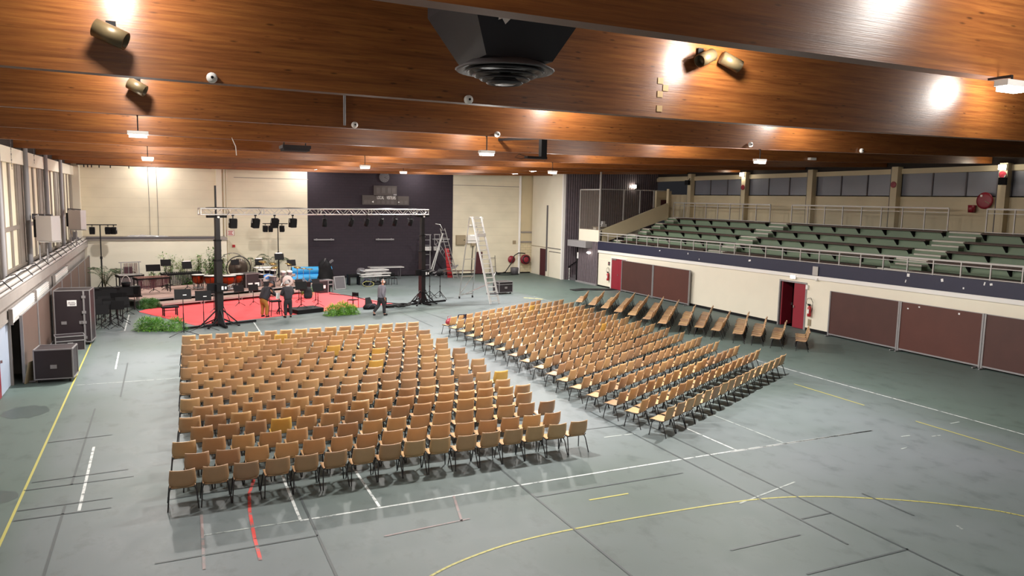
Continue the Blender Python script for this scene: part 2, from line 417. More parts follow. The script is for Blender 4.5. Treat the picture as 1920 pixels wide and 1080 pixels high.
for cx, cy, rx, ry in ((-3.5,23.5,.55,.65),(-3.15,16.95,.42,.4)):
    q = [(cx+rx*cos(2*PI*k/24)*(1+.1*sin(3.1*k)), cy+ry*sin(2*PI*k/24)*(1+.12*cos(2.3*k)), .002) for k in range(24)]
    fm.add(q, [tuple(range(24))], len(fmats)-1)
struct(fm.build('floor', fmats))

# ------------------------------------------------------------------ shell
b = MB()
b.box(-5.2,9.55,YB,YB+.3,0,9.6,0); b.box(9.55,20.65,YB-.02,YB+.3,0,9.6,1); b.box(20.65,26.45,YB,YB+.3,0,9.6,0); b.box(26.45,27.9,YB+.12,YB+.4,0,2.45,2); b.box(26.45,27.9,YB+.1,YB+.4,2.45,9.6,3)
struct(b.build('wall_back', [M['cream'],M['darkbrick'],M['brick'],M['cream_dim']]))
b = MB()
b.box(-5.3,3.85,52.55,YB,0,2.98,0); b.box(-5.3,3.9,52.45,YB,2.98,3.1,1); b.box(-4.2,3.2,52.4,52.6,3.1,3.2,2); b.box(-4.3,3.87,52.53,52.56,0,.09,3)
struct(b.build('wall_low_block', [M['cream2'],M['concrete'],M['greydark'],M['black']]))
b = MB(); b.box(3.45,3.8,YB-.25,YB,3.1,9.5); struct(b.build('trim_1', M['cream2']))
b = MB(); b.cyl((3.95,YB-.1,0),(3.95,YB-.1,9),.05); b.cyl((4.12,YB-.06,0),(4.12,YB-.06,9),.03); struct(b.build('trim_2', M['cream2']))
b = MB(); b.cyl((26.42,YB-.1,0),(26.42,YB-.1,9),.1,n=10); struct(b.build('trim_3', M['white']))
b = MB(); b.box(4.6,9.6,YB-.03,YB,7.1,7.14); b.box(20.65,26.4,YB-.03,YB,7.0,7.04); struct(b.build('trim_4', M['concrete']))
for z0,z1 in ((2.5,2.62),(3.3,3.42)):
    b = MB(); b.box(26.5,27.6,YB+.02,YB+.13,z0,z1); struct(b.build('trim_5', M['concrete']))
b = MB(); b.box(20.65,27.5,YB-.03,YB-.001,0,.1); b.box(9.6,20.6,YB-.05,YB-.02,0,.1); struct(b.build('baseboard_back', M['black']))

# partition of tall cream folding doors, parallel to the hall's long side
b = MB(); b.box(27.6,27.75,50.1,YB,0,9.5,0)
b.box(27.57,27.61,52.5,52.72,.4,5.6,1)                                        # dark slot
b.box(27.57,27.61,52.75,53.7,0,2.15,2)                                        # dark red door
b.box(27.58,27.61,50.2,52.4,2.25,2.31,1); b.box(27.585,27.61,50.25,52.2,1.98,2.03,1); b.box(27.585,27.61,52.2,52.23,0,2.0,3); b.box(27.585,27.61,50.23,50.26,0,2.0,3)
b.box(27.58,27.61,52.4,YB,2.25,2.3,3)
struct(b.build('wall_partition', [M['cream2'],M['greydark'],M['darkred'],M['cardtan']]))
b = MB(); b.box(27.5,27.72,49.95,50.12,0,9.3); struct(b.build('trim_6', M['white']))
# slatted dark cladding behind the control booth, and the stair well beside it
b = MB()
for i in range(42):
    x = 27.75 + i*.2; b.box(x,x+.13,49.93,50.02,0 if x < 36 else 4.9,9.4,0)
b.box(27.72,XU,50.0,50.1,0,9.4,1)
struct(b.build('wall_slatted', [M['slat'],M['black']]))
b = MB()
for i in range(7): b.box(28.15+.3*i,28.15+.3*(i+1)+.02,48.5,49.93,0,.18*(i+1),0)
b.box(30.3,33,48.5,49.93,0,1.3,0)
struct(b.build('floor_stairwell_steps', M['greydark']))
b = MB(); b.box(27.95,28.25,48.42,48.5,0,3.1,1)
for i in range(14):
    y = 45.62+.2*i; b.box(28.0,28.08,y,y+.14,.12,3.1,0)
b.box(28.06,28.3,45.6,48.45,0,3.1,1); b.box(27.93,28.1,45.6,48.5,0,.12,2)
struct(b.build('wall_booth_base', [M['slat'],M['black'],M['grey']]))
b = MB(); b.box(27.45,28.12,46.35,49.0,2.66,3.12); struct(b.build('trim_canopy', M['grey']))

# lower right wall with its two door openings
b = MB(); x0, x1 = XR, XR+.25
for y0, y1, z0, z1 in ((-16,26.5,0,3.1),(26.5,28.25,2.25,3.1),(28.25,42.0,0,3.1),(42.0,43.9,2.18,3.1),(43.9,45.62,0,3.1)): b.box(x0,x1,y0,y1,z0,z1)
struct(b.build('wall_right', M['cream2']))
b = MB(); b.box(XR-.012,XR,-16,26.45,0,.14); b.box(XR-.012,XR,28.3,42,0,.14); b.box(XR-.012,XR,43.95,45.6,0,.1); struct(b.build('baseboard_right', M['black']))
def zt(y): return (45.7-y)*.0065
def band(x0, x1, ya, yb, z0, z1, m, name):
    bb = MB(); A, B = zt(ya), zt(yb)
    bb.add([(x0,ya,z0+A),(x1,ya,z0+A),(x1,ya,z1+A),(x0,ya,z1+A),(x0,yb,z0+B),(x1,yb,z0+B),(x1,yb,z1+B),(x0,yb,z1+B)],
           [(0,1,2,3),(7,6,5,4),(0,4,5,1),(1,5,6,2),(2,6,7,3),(3,7,4,0)])
    return struct(bb.build(name, m))
band(XR-.06,XR+.2,-2,45.62,2.38,2.57,M['white'],'trim_white_band')
band(XR-.08,XR+.2,-2,45.62,2.57,3.16,M['navy'],'trim_navy_fascia')
# corridor behind the open door
b = MB(); b.quad((28.35,26.4,0),(28.35,28.3,0),(31,28.3,0),(31,26.4,0),1); b.quad((31,26.4,0),(31,28.3,0),(31,28.3,2.5),(31,26.4,2.5)); b.quad((28.35,28.3,0),(28.35,28.3,2.5),(31,28.3,2.5),(31,28.3,0)); b.quad((28.35,26.4,0),(31,26.4,0),(31,26.4,2.5),(28.35,26.4,2.5)); b.quad((28.35,26.4,2.5),(31,26.4,2.5),(31,28.3,2.5),(28.35,28.3,2.5),0)
struct(b.build('wall_corridor', [M['darkred'],M['cardtan']]))
# doors
d1 = link('door_1', None, None, (XR,27.35,0)); struct(d1)
b = MB(); b.box(-.03,.1,-.87,-.79,0,2.22); b.box(-.03,.1,.84,.92,0,2.22); b.box(-.03,.1,-.87,.92,2.22,2.3); b.build('door_frame', M['galv'], d1)
lf = MB().box(.04,.09,-.79,-.02,.02,2.22).build('door_leaf', M['red'], d1)
MB().box(.0,.04,-.1,-.05,.98,1.1).build('handle', M['alu'], lf)
lf = MB().cbox((.42,.80,1.12),(.8,.05,2.2),rad(8)).build('door_leaf', M['red'], d1); MB().box(.7,.76,.72,.78,.98,1.1).build('handle', M['alu'], lf)
MB().box(-.1,.02,-.98,-.86,2.0,2.2).build('door_closer', M['white'], d1)
d2 = link('door_2', None, None, (XR,42.95,0)); struct(d2)
b = MB(); b.box(-.04,.1,-.97,-.88,0,2.12); b.box(-.04,.1,.88,.97,0,2.12); b.box(-.04,.1,-.97,.97,2.12,2.2); b.build('door_frame', M['white'], d2)
MB().box(.0,.06,-.88,.0,.02,2.12).build('door_leaf', M['red'], d2); lf = MB().box(.0,.06,.01,.88,.02,2.12).build('door_leaf', M['red'], d2)
MB().box(-.04,.0,.06,.12,1.0,1.06).build('handle', M['alu'], lf); MB().box(-.05,.0,.3,.8,2.02,2.1).build('door_closer', M['alu'], d2)

# upper right wall: sill, panes, header and pilasters
b = MB(); b.box(XU,XU+.3,-2,50,4.6,6.62,0); b.box(XU+.12,XU+.3,-2,50,7.7,8.0,0); b.box(XU+.1,XU+.3,-2,50,8.0,9.6,1)  # dark top strip paints the roof's shade onto this wall
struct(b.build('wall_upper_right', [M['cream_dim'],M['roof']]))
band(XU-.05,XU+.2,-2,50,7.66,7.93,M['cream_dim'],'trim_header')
wn = 1
COLY = [16.6,22.4,28.15,33.95,39.7,45.45]
for i, y in enumerate(COLY):
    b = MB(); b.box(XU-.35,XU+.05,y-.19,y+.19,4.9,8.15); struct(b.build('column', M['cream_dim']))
    b = MB(); b.cyl((XU-.3,y+.24,4.9),(XU-.3,y+.24,8.1),.03); struct(b.build('downpipe', M['greydark']))
    if y < 45: 
        w = link('window_%d' % wn, None, None, (XU+.06,y+2.9,6.62)); struct(w); wn += 1
        for k in range(3): MB().box(0,.03,-2.7+1.8*k,-.95+1.8*k,0,1.17).build('pane', M['pane_grey'], w)
        b = MB()
        for k in range(4): b.box(-.05,.02,-2.74+1.8*k,-2.68+1.8*k,-.02,1.17)
        b.box(-.06,.02,-2.75,2.75,-.05,.0); b.build('window_frame', M['greydark'], w)
# stands: stepped concrete, green risers, dark treads
TX = [28.25,29.3,30.5,31.7,32.85,34.0]; TZ = [2.95,3.28,3.7,4.1,4.5,4.9]
b = MB()
for i in range(6):
    xe = TX[i+1] if i < 5 else XU
    A, B = zt(8)*(1-i/5), 0
    x = TX[i]
    b.box(x,xe,-2,45.62,2.6,TZ[i]-.02,1)
    if i: b.box(x-.03,x,-2,45.62,TZ[i-1]-.02,TZ[i]-.02,0)
struct(b.build('floor_stands', [M['standgreen'],M['standtread']]))
AISLES = [(21.95,23.7),(33.68,35.3),(44.3,45.55)]
for a, (y0, y1) in enumerate(AISLES):
    b = MB()
    for i in range(1,6):
        dz = (TZ[i]-TZ[i-1])/2
        b.box(TX[i]-.42,TX[i]-.035,y0+.1,y1-.1,TZ[i-1]-.02,TZ[i-1]+dz-.02,1)
        b.box(TX[i]-.44,TX[i]-.03,y0+.08,y1-.35,TZ[i-1]+dz-.05,TZ[i-1]+dz+.02,0)
        b.box(TX[i]-.06,TX[i]+.3,y0+.08,y1-.1,TZ[i]-.06,TZ[i]+.012,0)
    struct(b.build('floor_stand_steps', [M['nosing'],M['standgreen']]))
# booth: parapet, sloping side wall
b = MB(); b.box(28.05,28.3,45.6,48.5,3.12,3.95); b.box(28.05,33.5,48.4,48.5,3.0,3.95)
struct(b.build('wall_booth_parapet', M['cream2']))
b = MB(); P = [(28.2,3.0),(34.0,4.85),(34.0,6.0),(28.2,3.95)]
b.add([(x,45.6,z) for x,z in P]+[(x,45.75,z) for x,z in P], [(0,1,2,3),(7,6,5,4),(0,4,5,1),(1,5,6,2),(2,6,7,3),(3,7,4,0)])
struct(b.build('wall_stand_side', M['cream_dim']))
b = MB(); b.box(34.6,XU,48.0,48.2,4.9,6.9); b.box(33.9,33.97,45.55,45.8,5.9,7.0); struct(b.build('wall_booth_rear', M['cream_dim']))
b = MB(); b.box(28.3,34,45.75,50,2.9,3.0); struct(b.build('floor_booth', M['greydark']))

# left wall: base, ledge, fins and panes
b = MB(); b.box(-4.6,XL,-16,23.9,0,2.6); b.box(-4.6,XL,23.9,27.0,2.05,2.6); b.box(-4.6,XL,27.0,28.6,2.3,2.6); b.box(-4.6,XL,28.6,52.5,0,2.6); b.box(-5.1,-4.9,23.5,29,0,2.6,1)
struct(b.build('wall_left', [M['concrete'],M['black']]))
b = MB(); b.add([(-5.3,y,z) for y in (-16,) for z in (2.98,)]+[(XL+.02,-16,2.55),(-4.12,-16,2.62),(-4.12,-16,2.92),(-4.4,-16,2.98)] + [(-5.3,52.5,2.98),(XL+.02,52.5,2.55),(-4.12,52.5,2.62),(-4.12,52.5,2.92),(-4.4,52.5,2.98)],
   [(0,5,6,1),(1,6,7,2),(2,7,8,3),(3,8,9,4),(4,9,5,0),(0,1,2,3,4),(9,8,7,6,5)])
struct(b.build('trim_ledge', M['concrete']))
b = MB(); b.box(-5.3,-5.1,-16,YB,2.98,7.5,0); b.box(-5.3,-5.08,-16,YB-.02,7.5,9.6,1); struct(b.build('wall_left_upper', [M['cream2'],M['roof']]))  # above the header, roof shadow is put into the wall colour
b = MB(); b.box(-5.1,-4.85,-16,54.2,6.95,7.5); struct(b.build('trim_left_header', M['cream2']))
b = MB(); b.box(-5.1,-4.6,54.2,YB,2.98,7.6); b.box(-5.1,-4.55,54.0,54.25,3.1,7.5); struct(b.build('trim_left_corner', M['cream2']))
LC = [12.3,18.05,23.8,29.55,35.3,41.05,46.8]
for i, y in enumerate(LC):
    b = MB(); b.cyl((-4.8,y,2.95),(-4.8,y,7.95),.1,n=12); struct(b.build('column', M['grey']))
    e = LC[i+1] if i < 6 else 54.0
    w = link('window_%d' % wn, None, None, (-4.98,y,3.15)); struct(w); wn += 1
    d = e-y
    np_ = 3 if d < 6 else 4
    for k in range(np_):
        ya = .25+k*(d-1.5)/np_; MB().box(-.04,-.02,ya+.15,ya+(d-1.5)/np_-.15,0,3.8).build('pane', M['pane_cream'], w)
    b = MB()
    for k in range(np_+1):
        ya = .25+k*(d-1.5)/np_; b.box(-.06,.03,ya-.16,ya+.16,0,3.8)
    b.box(-.06,.1,.2,d-.2,-.1,0); b.build('mullion', M['fin'], w)
    b = MB(); b.box(-.05,.05,d-1.15,d-.25,0,3.8); b.build('shutter', M['fin'], w)
    b = MB(); b.box(-.055,.05,.3,d-1.2,1.35,1.5); b.build('transom', M['fin'], w)
d3 = link('door_3', None, None, (-4.35,25.45,0)); struct(d3)
b = MB(); b.box(-.1,.07,-1.6,-1.5,0,2.1); b.box(-.1,.07,1.45,1.55,0,2.1); b.box(-.1,.07,-1.6,1.55,2.02,2.1); b.build('door_frame', M['concrete'], d3)
lf = MB().box(-.05,0,-.05,1.45,.02,2.02).build('door_leaf', M['palebluedoor'], d3); MB().box(.0,.05,.02,.08,1.0,1.08).build('handle', M['alu'], lf)
MB().box(-.05,.01,-1.5,-.06,.02,2.02).build('door_leaf', M['red'], d3)
# rear enclosure behind the camera, with a gallery wall
b = MB(); b.box(-5.3,XU+.3,-16.2,-16,0,9.6); struct(b.build('wall_rear', M['cream2']))
b = MB(); b.box(XU,XU+.3,-16,-2,0,9.6); b.box(28.1,36,-2.3,-2,0,9.6); struct(b.build('wall_rear_right', M['cream_dim']))
# ------------------------------------------------------------------ roof and glulam beams
b = MB(); b.box(-5.4,XU+.4,-16.2,YB+.4,9.55,9.75); struct(b.build('ceiling', M['roof']))
def bz(x): return 7.55 + .0006*(x-4)**2
BEAMY = [-11.2,-5.45,.3,6.0,11.8,17.55,23.3,29.05,34.8,40.55,46.3,52.05]
for y in BEAMY:
    b = MB(); xs = [-5.1+41.1*i/16 for i in range(17)]; th = .11
    for a, c in zip(xs, xs[1:]):
        za, zc = bz(a), bz(c)
        b.quad((a,y-th,za),(c,y-th,zc),(c,y-th,9.55),(a,y-th,9.55),0)
        b.quad((c,y+th,zc),(a,y+th,za),(a,y+th,9.55),(c,y+th,9.55),0)
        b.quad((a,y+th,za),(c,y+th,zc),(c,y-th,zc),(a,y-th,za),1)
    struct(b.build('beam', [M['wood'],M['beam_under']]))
# ------------------------------------------------------------------ hanging lamps
ORD = ['first','second','third','fourth','fifth','sixth','seventh','eighth','ninth','tenth','eleventh','twelfth','thirteenth','fourteenth','fifteenth','sixteenth','seventeenth','eighteenth']
LAMPW = 430
LCOL = (1,.965,.91)
LK = {'power': LAMPW, 'down': 1.0, 'side': .38}
def lamp(x, y, ybeam, z, label, power=1., w=.33):
    t = thing('hanging_lamp', label, 'lamp', (x,y,z), 0, 'white lamps hung under the beams')
    b = MB(); b.box(-w/2-.03,w/2+.03,-.08,.08,.0,.07); b.build('housing', M['white'], t)
    b = MB(); b.box(-w/2,w/2,-.07,.07,-.055,0); b.build('diffuser', M['lamp'], t)
    b = MB(); top = bz(x)-z+.02; b.cyl((0,0,.06),(0,0,top-.02),.014,n=6); b.bar((0,0,top-.03),(0,ybeam-y,top-.03),.03); b.build('rod', M['blackmetal'], t)
    glow(x, y, z-.1, power)
def glow(x, y, z, p):
    l = bpy.data.lights.new('lamp_light','AREA'); l.shape = 'RECTANGLE'; l.size = .44; l.size_y = .16; l.energy = LK['power']*p*LK['down']; l.color = LCOL
    o = bpy.data.objects.new('lamp_light', l); COL.objects.link(o); o.location = (x,y,z)
    l = bpy.data.lights.new('lamp_glow','POINT'); l.energy = LK['power']*p*LK['side']; l.shadow_soft_size = .12; l.color = LCOL
    o = bpy.data.objects.new('lamp_glow', l); COL.objects.link(o); o.location = (x,y,z-.12)
for args in [
    (-.3,5.7,6.0,7.32,'white lamp hung under the nearest beam, top left corner of view',.16),
    (9.1,5.72,6.0,7.43,'white lamp at right edge, hung beside the nearest big beam',.25),
    (-.38,17.5,17.55,7.17,'white lamp left of the dark ceiling grille, larger of the two at left',.26),
    (7.42,17.5,17.55,7.13,'white lamp hung above the right seating block, left of the black bracket',.85),
    (16.3,17.5,17.55,7.28,'white lamp hung in front of the stand windows, right of the hall',1.35),
    (-.36,29.0,29.05,7.13,'white lamp farther back at left, above the pale block wall',1.25),
    (7.2,29.0,29.05,7.13,'white lamp hung just left of the wall clock',1.3),
    (15.4,29.0,29.05,7.2,'white lamp hung in front of the cream folding doors',1.25),
    (12.2,40.5,40.55,7.36,'small white lamp just right of the wall clock',1.2)]:
    lamp(*args)
# round bay lamps that stay above the beam line or outside the frame still light the room
bare = glow
BAY = {'p': 150}
M['plate'] = mat('pale_wood_plate', '#c9a878', .6)
def bay_lamp(x, y, z, p, label):
    t = thing('bay_lamp', label, 'lamp', (x,y,z), 0, 'round lamps up between the beams') if y > 0 else None
    if t: MB().lathe([(.05,.34),(.07,.2),(.2,.1),(.21,.07),(.19,.09),(.05,.18),(.001,.2)], None, 18).build('shade', M['white'], t)
    if t: MB().lathe([(.001,-.06),(.07,-.04),(.09,.02),(.05,.12),(.001,.14)], None, 14).build('bulb', M['lamp'], t)
    if t: MB().cyl((0,0,.3),(0,0,9.56-z),.02,n=6).build('stem', M['blackmetal'], t)
    l = bpy.data.lights.new('bay_light','POINT'); l.energy = BAY['p']*p; l.shadow_soft_size = .13; l.color = LCOL
    o = bpy.data.objects.new('bay_light', l); COL.objects.link(o); o.location = (x,y,z-.22)
# added unseen lamps behind the far beams, brightening the stage end and back wall
for args in [(-.4,47.2,46.35,7.9,'added unseen fill lamp behind a far beam above the percussion',.62),(20.5,41.4,40.6,7.95,'added unseen fill lamp behind a far beam above the tall ladder',1.2),(8.6,47.2,46.35,7.9,'added unseen fill lamp behind a far beam above the drum kits',.55),(22.0,47.2,46.35,7.98,'added unseen fill lamp behind a far beam above the far right corner',.75)]: lamp(*args)
CN = ['left','middle','right']
for k, y in enumerate([-1.0,4.6,10.85,16.6,22.35,28.1,33.85,39.6,45.35,51.1,53.9]):
    for j, x in enumerate([-.45,8.7 if k == 1 else 9.4,17.4]):
        last = k == 10
        pw = [.7,.8,.8,1,1,1,1,1,1.1,.9,.8][k]*(1.15 if (last and j == 0) else 1)*(.85 if j == 2 or (j == 0 and k in (2,3,4)) else 1)
        bay_lamp(x, y, 7.95 if last else 9.0, pw, 'round lamp hidden between beams, %s column, %s bay from the camera' % (CN[j], ORD[k]))
# ------------------------------------------------------------------ things on the beams
t = thing('air_diffuser', 'large dark tapered air duct with round louvred outlet between the near beams', 'air vent', (4.05,9.0,0))
b = MB(); tw, th_ = .78, .62
vs = [(-tw,-tw,9.5),(tw,-tw,9.5),(tw,tw,9.5),(-tw,tw,9.5),(-tw,-tw,8.35),(tw,-tw,8.35),(tw,tw,8.35),(-tw,tw,8.35),(-.45,-.45,7.72),(.45,-.45,7.72),(.45,.45,7.72),(-.45,.45,7.72)]
b.add(vs, [(0,1,5,4),(1,2,6,5),(2,3,7,6),(3,0,4,7),(4,5,9,8),(5,6,10,9),(6,7,11,10),(7,4,8,11),(8,9,10,11)]); b.build('duct', M['duct'], t)
b = MB(); b.lathe([(.47,7.73),(.64,7.64),(.62,7.62),(.44,7.68)], n=28)
b.build('outlet_ring', M['greydark'], t)
b = MB()
for k in range(4): r = .46-.09*k; z = 7.62-.045*k; b.lathe([(r,z+.02),(r+.05,z-.005),(r+.03,z-.02),(r-.05,z+.03)], n=24)
b.lathe([(.001,7.47),(.12,7.46),(.2,7.5),(.05,7.6)], n=20); b.build('louvre', M['duct'], t)
MB().add([(-.40,-.735,8.2),(-.28,-.715,8.18),(-.24,-.70,8.12),(-.3,-.66,8.05),(-.36,-.70,8.1),(-.41,-.70,8.08)], [(0,1,2,3,4,5)]).build('sticker', M['paper'], t)
def spot_can(x, y, z, dirx, label, L=.36, r=.12):
    t = thing('spot_can', label, 'spotlight', (x,y,z), 0, 'beige tubular spots on the beams')
    b = MB(); a = Vector((-dirx*L*.5,.03,L*.22)); c = Vector((dirx*L*.5,-.06,-L*.22))
    u, v = b._frame(a, c); w = (c-a).normalized(); Mx = Matrix((u.to_4d(),v.to_4d(),w.to_4d(),(0,0,0,1))).transposed(); Mx[3] = (0,0,0,1)
    Mx = Matrix(((u.x,v.x,w.x,a.x),(u.y,v.y,w.y,a.y),(u.z,v.z,w.z,a.z),(0,0,0,1))); ln = (c-a).length
    b.lathe([(.001,0),(r,0),(r,ln),(r-.015,ln),(r-.015,ln-.12),(.001,ln-.12)], Mx, 16); b.build('tube', M['beige_metal'], t)
    b = MB(); b.bar((0,0,.02),(0,.16,.1),.05); b.box(-.06,.06,.13,.17,.02,.2); b.build('bracket', M['black'], t)
spot_can(-.53,11.5,8.05,1,'beige tubular spot on second beam, top left, largest of the left pair')
spot_can(-.36,17.28,8.1,.8,'small beige tubular spot at left, half hidden behind second beam')
spot_can(9.25,11.5,8.68,-1,'beige tubular spot facing left, of the pair at upper right')
spot_can(9.85,11.5,8.66,1,'beige tubular spot facing right, of the pair at upper right')
def small(name, label, cat, loc, fn, m, group=None):
    b = MB(); fn(b); o = b.build(name, m, None, loc); return tag(o, label, cat, group)
for x, y, z, lab in [(.71,11.66,7.62,'white round detector on second beam, upper left'),(4.6,11.66,7.6,'pale round detector on second beam below the air duct'),
    (4.08,17.4,7.62,'pale round detector on third beam left of the air duct'),(7.65,17.4,7.6,'white round detector on third beam above a hanging lamp'),
    (15.8,17.4,7.75,'pale round detector on third beam, upper right middle'),(20.4,17.4,7.78,'white round detector on third beam, farthest to the right')]:
    t = thing('detector', lab, 'detector', (x,y,z), 0, 'round detectors on the beams')
    MB().lathe([(.075,0),(.07,.05),(.045,.07),(.001,.075)], Matrix.Rotation(PI/2,4,'X'), 14).build('housing', M['white'], t)
    MB().lathe([(.02,.07),(.02,.085),(.001,.09)], Matrix.Rotation(PI/2,4,'X'), 8).build('sensor', M['black'], t)
t = thing('ceiling_grille', 'dark square grille hung between the left beams', 'air vent', (4.1,26.0,7.42))
b = MB(); b.box(-.45,.45,-.45,.45,.1,.2); b.build('plate', M['duct'], t)
b = MB()
for k in range(6): b.box(-.42,.42,-.4+.14*k,-.36+.14*k,.02,.1)
b.build('louvre', M['duct'], t)
b = MB(); b.cyl((-.35,0,.2),(-.35,0,2.1),.02); b.cyl((.35,0,.2),(.35,0,2.1),.02); b.build('hanger', M['blackmetal'], t)
t = thing('projector_bracket', 'black bracket post hanging from a beam above the right seating block', 'bracket', (10.28,20.0,7.22))
MB().box(-.09,.09,-.09,.09,0,.62).build('post', M['black'], t)
MB().box(-.55,.1,-.1,.1,-.02,.05).build('arm', M['black'], t)
MB().bar((0,0,.6),(0,3.2,.75),.08).build('strut', M['black'], t)
MB().tube([(-.5,0,.03),(-.75,.05,.1),(-.9,.02,.0),(-.7,0,-.04),(-.55,0,0)], .01, 5).build('cable', M['cable'], t)
for k, (x, z) in enumerate([(8.4,8.22),(8.52,8.1),(8.4,7.98),(8.4,7.72)]):
    tag(MB().box(-.06,.06,-.012,.01,-.055,.055).build('fixing_plate', M['plate'], None, (x,11.69,z)), ['pale fixing plate on second beam, topmost of the four','pale fixing plate on second beam, right one of the four','pale fixing plate on second beam, third down of the four','pale fixing plate on second beam, lowest of the four'][k], 'plate', 'fixing plates on the second beam')
tag(MB().cyl((0,0,0),(0,0,1.05),.03,n=8).build('conduit', M['grey'], None, (3.86,17.43,7.6)), 'thin grey vertical conduit on third beam, centre left', 'pipe')
tag(MB().box(-.16,.16,-.08,.08,-.05,.05).build('ceiling_box', M['white'], None, (24.3,23.1,7.9)), 'small white box on a beam above the stand', 'box')
# chains and loose strings by the left wall
for k, (y, z0) in enumerate([(32.5,6.7),(38.0,7.1)]):
    b = MB()
    for i in range(12): b.cbox((0,0,.1*i+.05),(.03 if i%2 else .012,.012 if i%2 else .03,.085))
    tag(b.build('chain', M['galv'], None, (-4.835,y,z0)), ['hanging chain by the left windows, nearer one','hanging chain by the left windows, farther one'][k], 'chain')
for k, (x, y) in enumerate([(-.7,YB-.04),(-.2,YB-.04)]):
    b = MB(); b.tube([(0,0,3.12),(.01,0,5),(-.02,0,7.9)], .014, 5); tag(b.build('wall_cable', M['greydark'], None, (x,y,0)), ['thin dark cable down the back wall, left of two','thin dark cable down the back wall, right of two'][k], 'cable')
tag(MB().tube([(0,0,0),(.1,-.02,-.25),(.12,0,-.5)], .012, 5).build('loose_string', M['paper'], None, (1.9,23.2,7.6)), 'short white string dangling from a beam at left', 'string')
b = MB(); b.cyl((-4.5,52.0,7.57),(3,52.0,7.57),.035); 
o = tag(b.build('lighting_bar', M['blackmetal']), 'thin dark bar with hooks under the farthest beam, upper left', 'bar')
for x in (-4.1,-3.9,-3.7,-3.3,-2.7,-1.7): MB().box(x-.03,x+.03,51.96,52.04,7.4,7.56).build('hook', M['blackmetal'], o)

# ------------------------------------------------------------------ back wall fittings
t = thing('wall_clock', 'round white wall clock high on the dark back wall', 'clock', (15.15,YB-.03,7.45))
Rx = Matrix.Rotation(PI/2,4,'X')
b = MB(); b.lathe([(.001,0),(.37,0),(.37,.09),(.34,.10),(.001,.10)], Rx, 28); b.build('face', M['white'], t)
b = MB(); b.lathe([(.37,.0),(.385,.0),(.385,.11),(.37,.11)], Rx, 28); b.build('rim', M['greydark'], t)
MB().bar((0,-.115,0),(.17,-.115,.05),.03,.012).build('hour_hand', M['black'], t); MB().bar((0,-.12,0),(.2,-.12,-.11),.022,.012).build('minute_hand', M['black'], t)
for k in range(12):
    a = k*PI/6; MB().bar((.27*sin(a),-.105,.27*cos(a)),(.32*sin(a),-.105,.32*cos(a)),.02,.02).build('hour_mark', M['black'], t)
def text_mesh(s, size, ext=.004):
    cu = bpy.data.curves.new('lettering','FONT'); cu.body = s; cu.size = size; cu.extrude = ext; cu.align_x = 'CENTER'; cu.align_y = 'CENTER'
    return cu
def text(s, size, m, parent, loc, rot=(PI/2,0,0), sx=1, ext=.004):
    cu = text_mesh(s, size, ext); tmp = bpy.data.objects.new('lettering', cu); COL.objects.link(tmp); bpy.context.view_layer.update()
    me = bpy.data.meshes.new_from_object(tmp.evaluated_get(bpy.context.evaluated_depsgraph_get())); bpy.data.objects.remove(tmp); me.materials.clear(); me.materials.append(m)
    o = link('lettering', me); o.parent = parent; o.location = loc; o.rotation_euler = rot; o.scale = (sx,1,1)
    return o
M['scoreb'] = mat('scoreboard_case', '#4a4240', .55, var=.08); M['scorew'] = mat('scoreboard_window', '#524a48', .35, var=.12, vscale=5)
t = thing('scoreboard', 'dark electric scoreboard with white lettering on the dark back wall', 'scoreboard', (15.27,YB-.03,5.4))
b = MB(); b.box(-.92,.84,-.12,0,.66,1.42); b.box(-1.78,.87,-.12,0,0,.70); b.box(.90,1.78,-.12,0,0,.68); b.build('case', M['scoreb'], t)
for x in (-.6,-.2,.25,.6): MB().box(x-.13,x+.13,-.13,-.12,.86,1.28).build('digit_window', M['scorew'], t)
for x in (-1.55,-1.3,-.55,-.2,.15,.5,1.2,1.55): MB().box(x-.11,x+.11,-.13,-.12,.08,.34).build('digit_window', M['scorew'], t)
text('LOCAL', .34, M['white'], t, (-.42,-.13,.53), sx=.5); text('VISITEURS', .34, M['white'], t, (.4,-.13,.53), sx=.46)
MB().box(.58,.82,-.135,-.12,.72,.82).build('plate', M['grey'], t)
b = MB(); b.add([(-1.08,-.13,.22),(-.94,-.13,.30),(-.94,-.13,.14)],[(0,1,2)]); b.add([(1.08,-.13,.22),(.94,-.13,.26),(.94,-.13,.18)],[(0,1,2)]); b.build('arrow', M['white'], t)
for k, (xa, xb) in enumerate([(9.95,11.4),(14.5,15.9),(18.95,20.35)]):
    t = thing('wall_rail', ['grey mounting rail on the dark wall, left of three','grey mounting rail on the dark wall below the scoreboard','grey mounting rail on the dark wall behind the stepladder'][k], 'rail', (xa,YB-.02,2.82), 0, 'mounting rails on the dark wall')
    MB().box(0,xb-xa,-.14,-.06,-.05,.05).build('rail', M['grey'], t)
    b = MB()
    for x in (.2,xb-xa-.2): b.box(x-.04,x+.04,-.15,0,-.06,.08)
    b.build('bracket', M['grey'], t)
t = thing('notice_sign', 'small white sign with red lettering on the cream back wall', 'sign', (4.3,YB,3.3))
MB().box(-.24,.24,-.02,0,-.18,.18).build('plate', M['white'], t)
MB().box(-.25,.25,-.022,-.004,.17,.19).box(-.25,.25,-.022,-.004,-.19,-.17).box(-.25,-.23,-.022,-.004,-.19,.19).box(.23,.25,-.022,-.004,-.19,.19).build('border', M['redlight'], t)
b = MB()
for z, w in ((.1,.16),(.0,.12),(-.1,.17)): b.box(-w,w,-.024,-.02,z-.03,z+.03)
b.build('red_lines', M['redlight'], t)
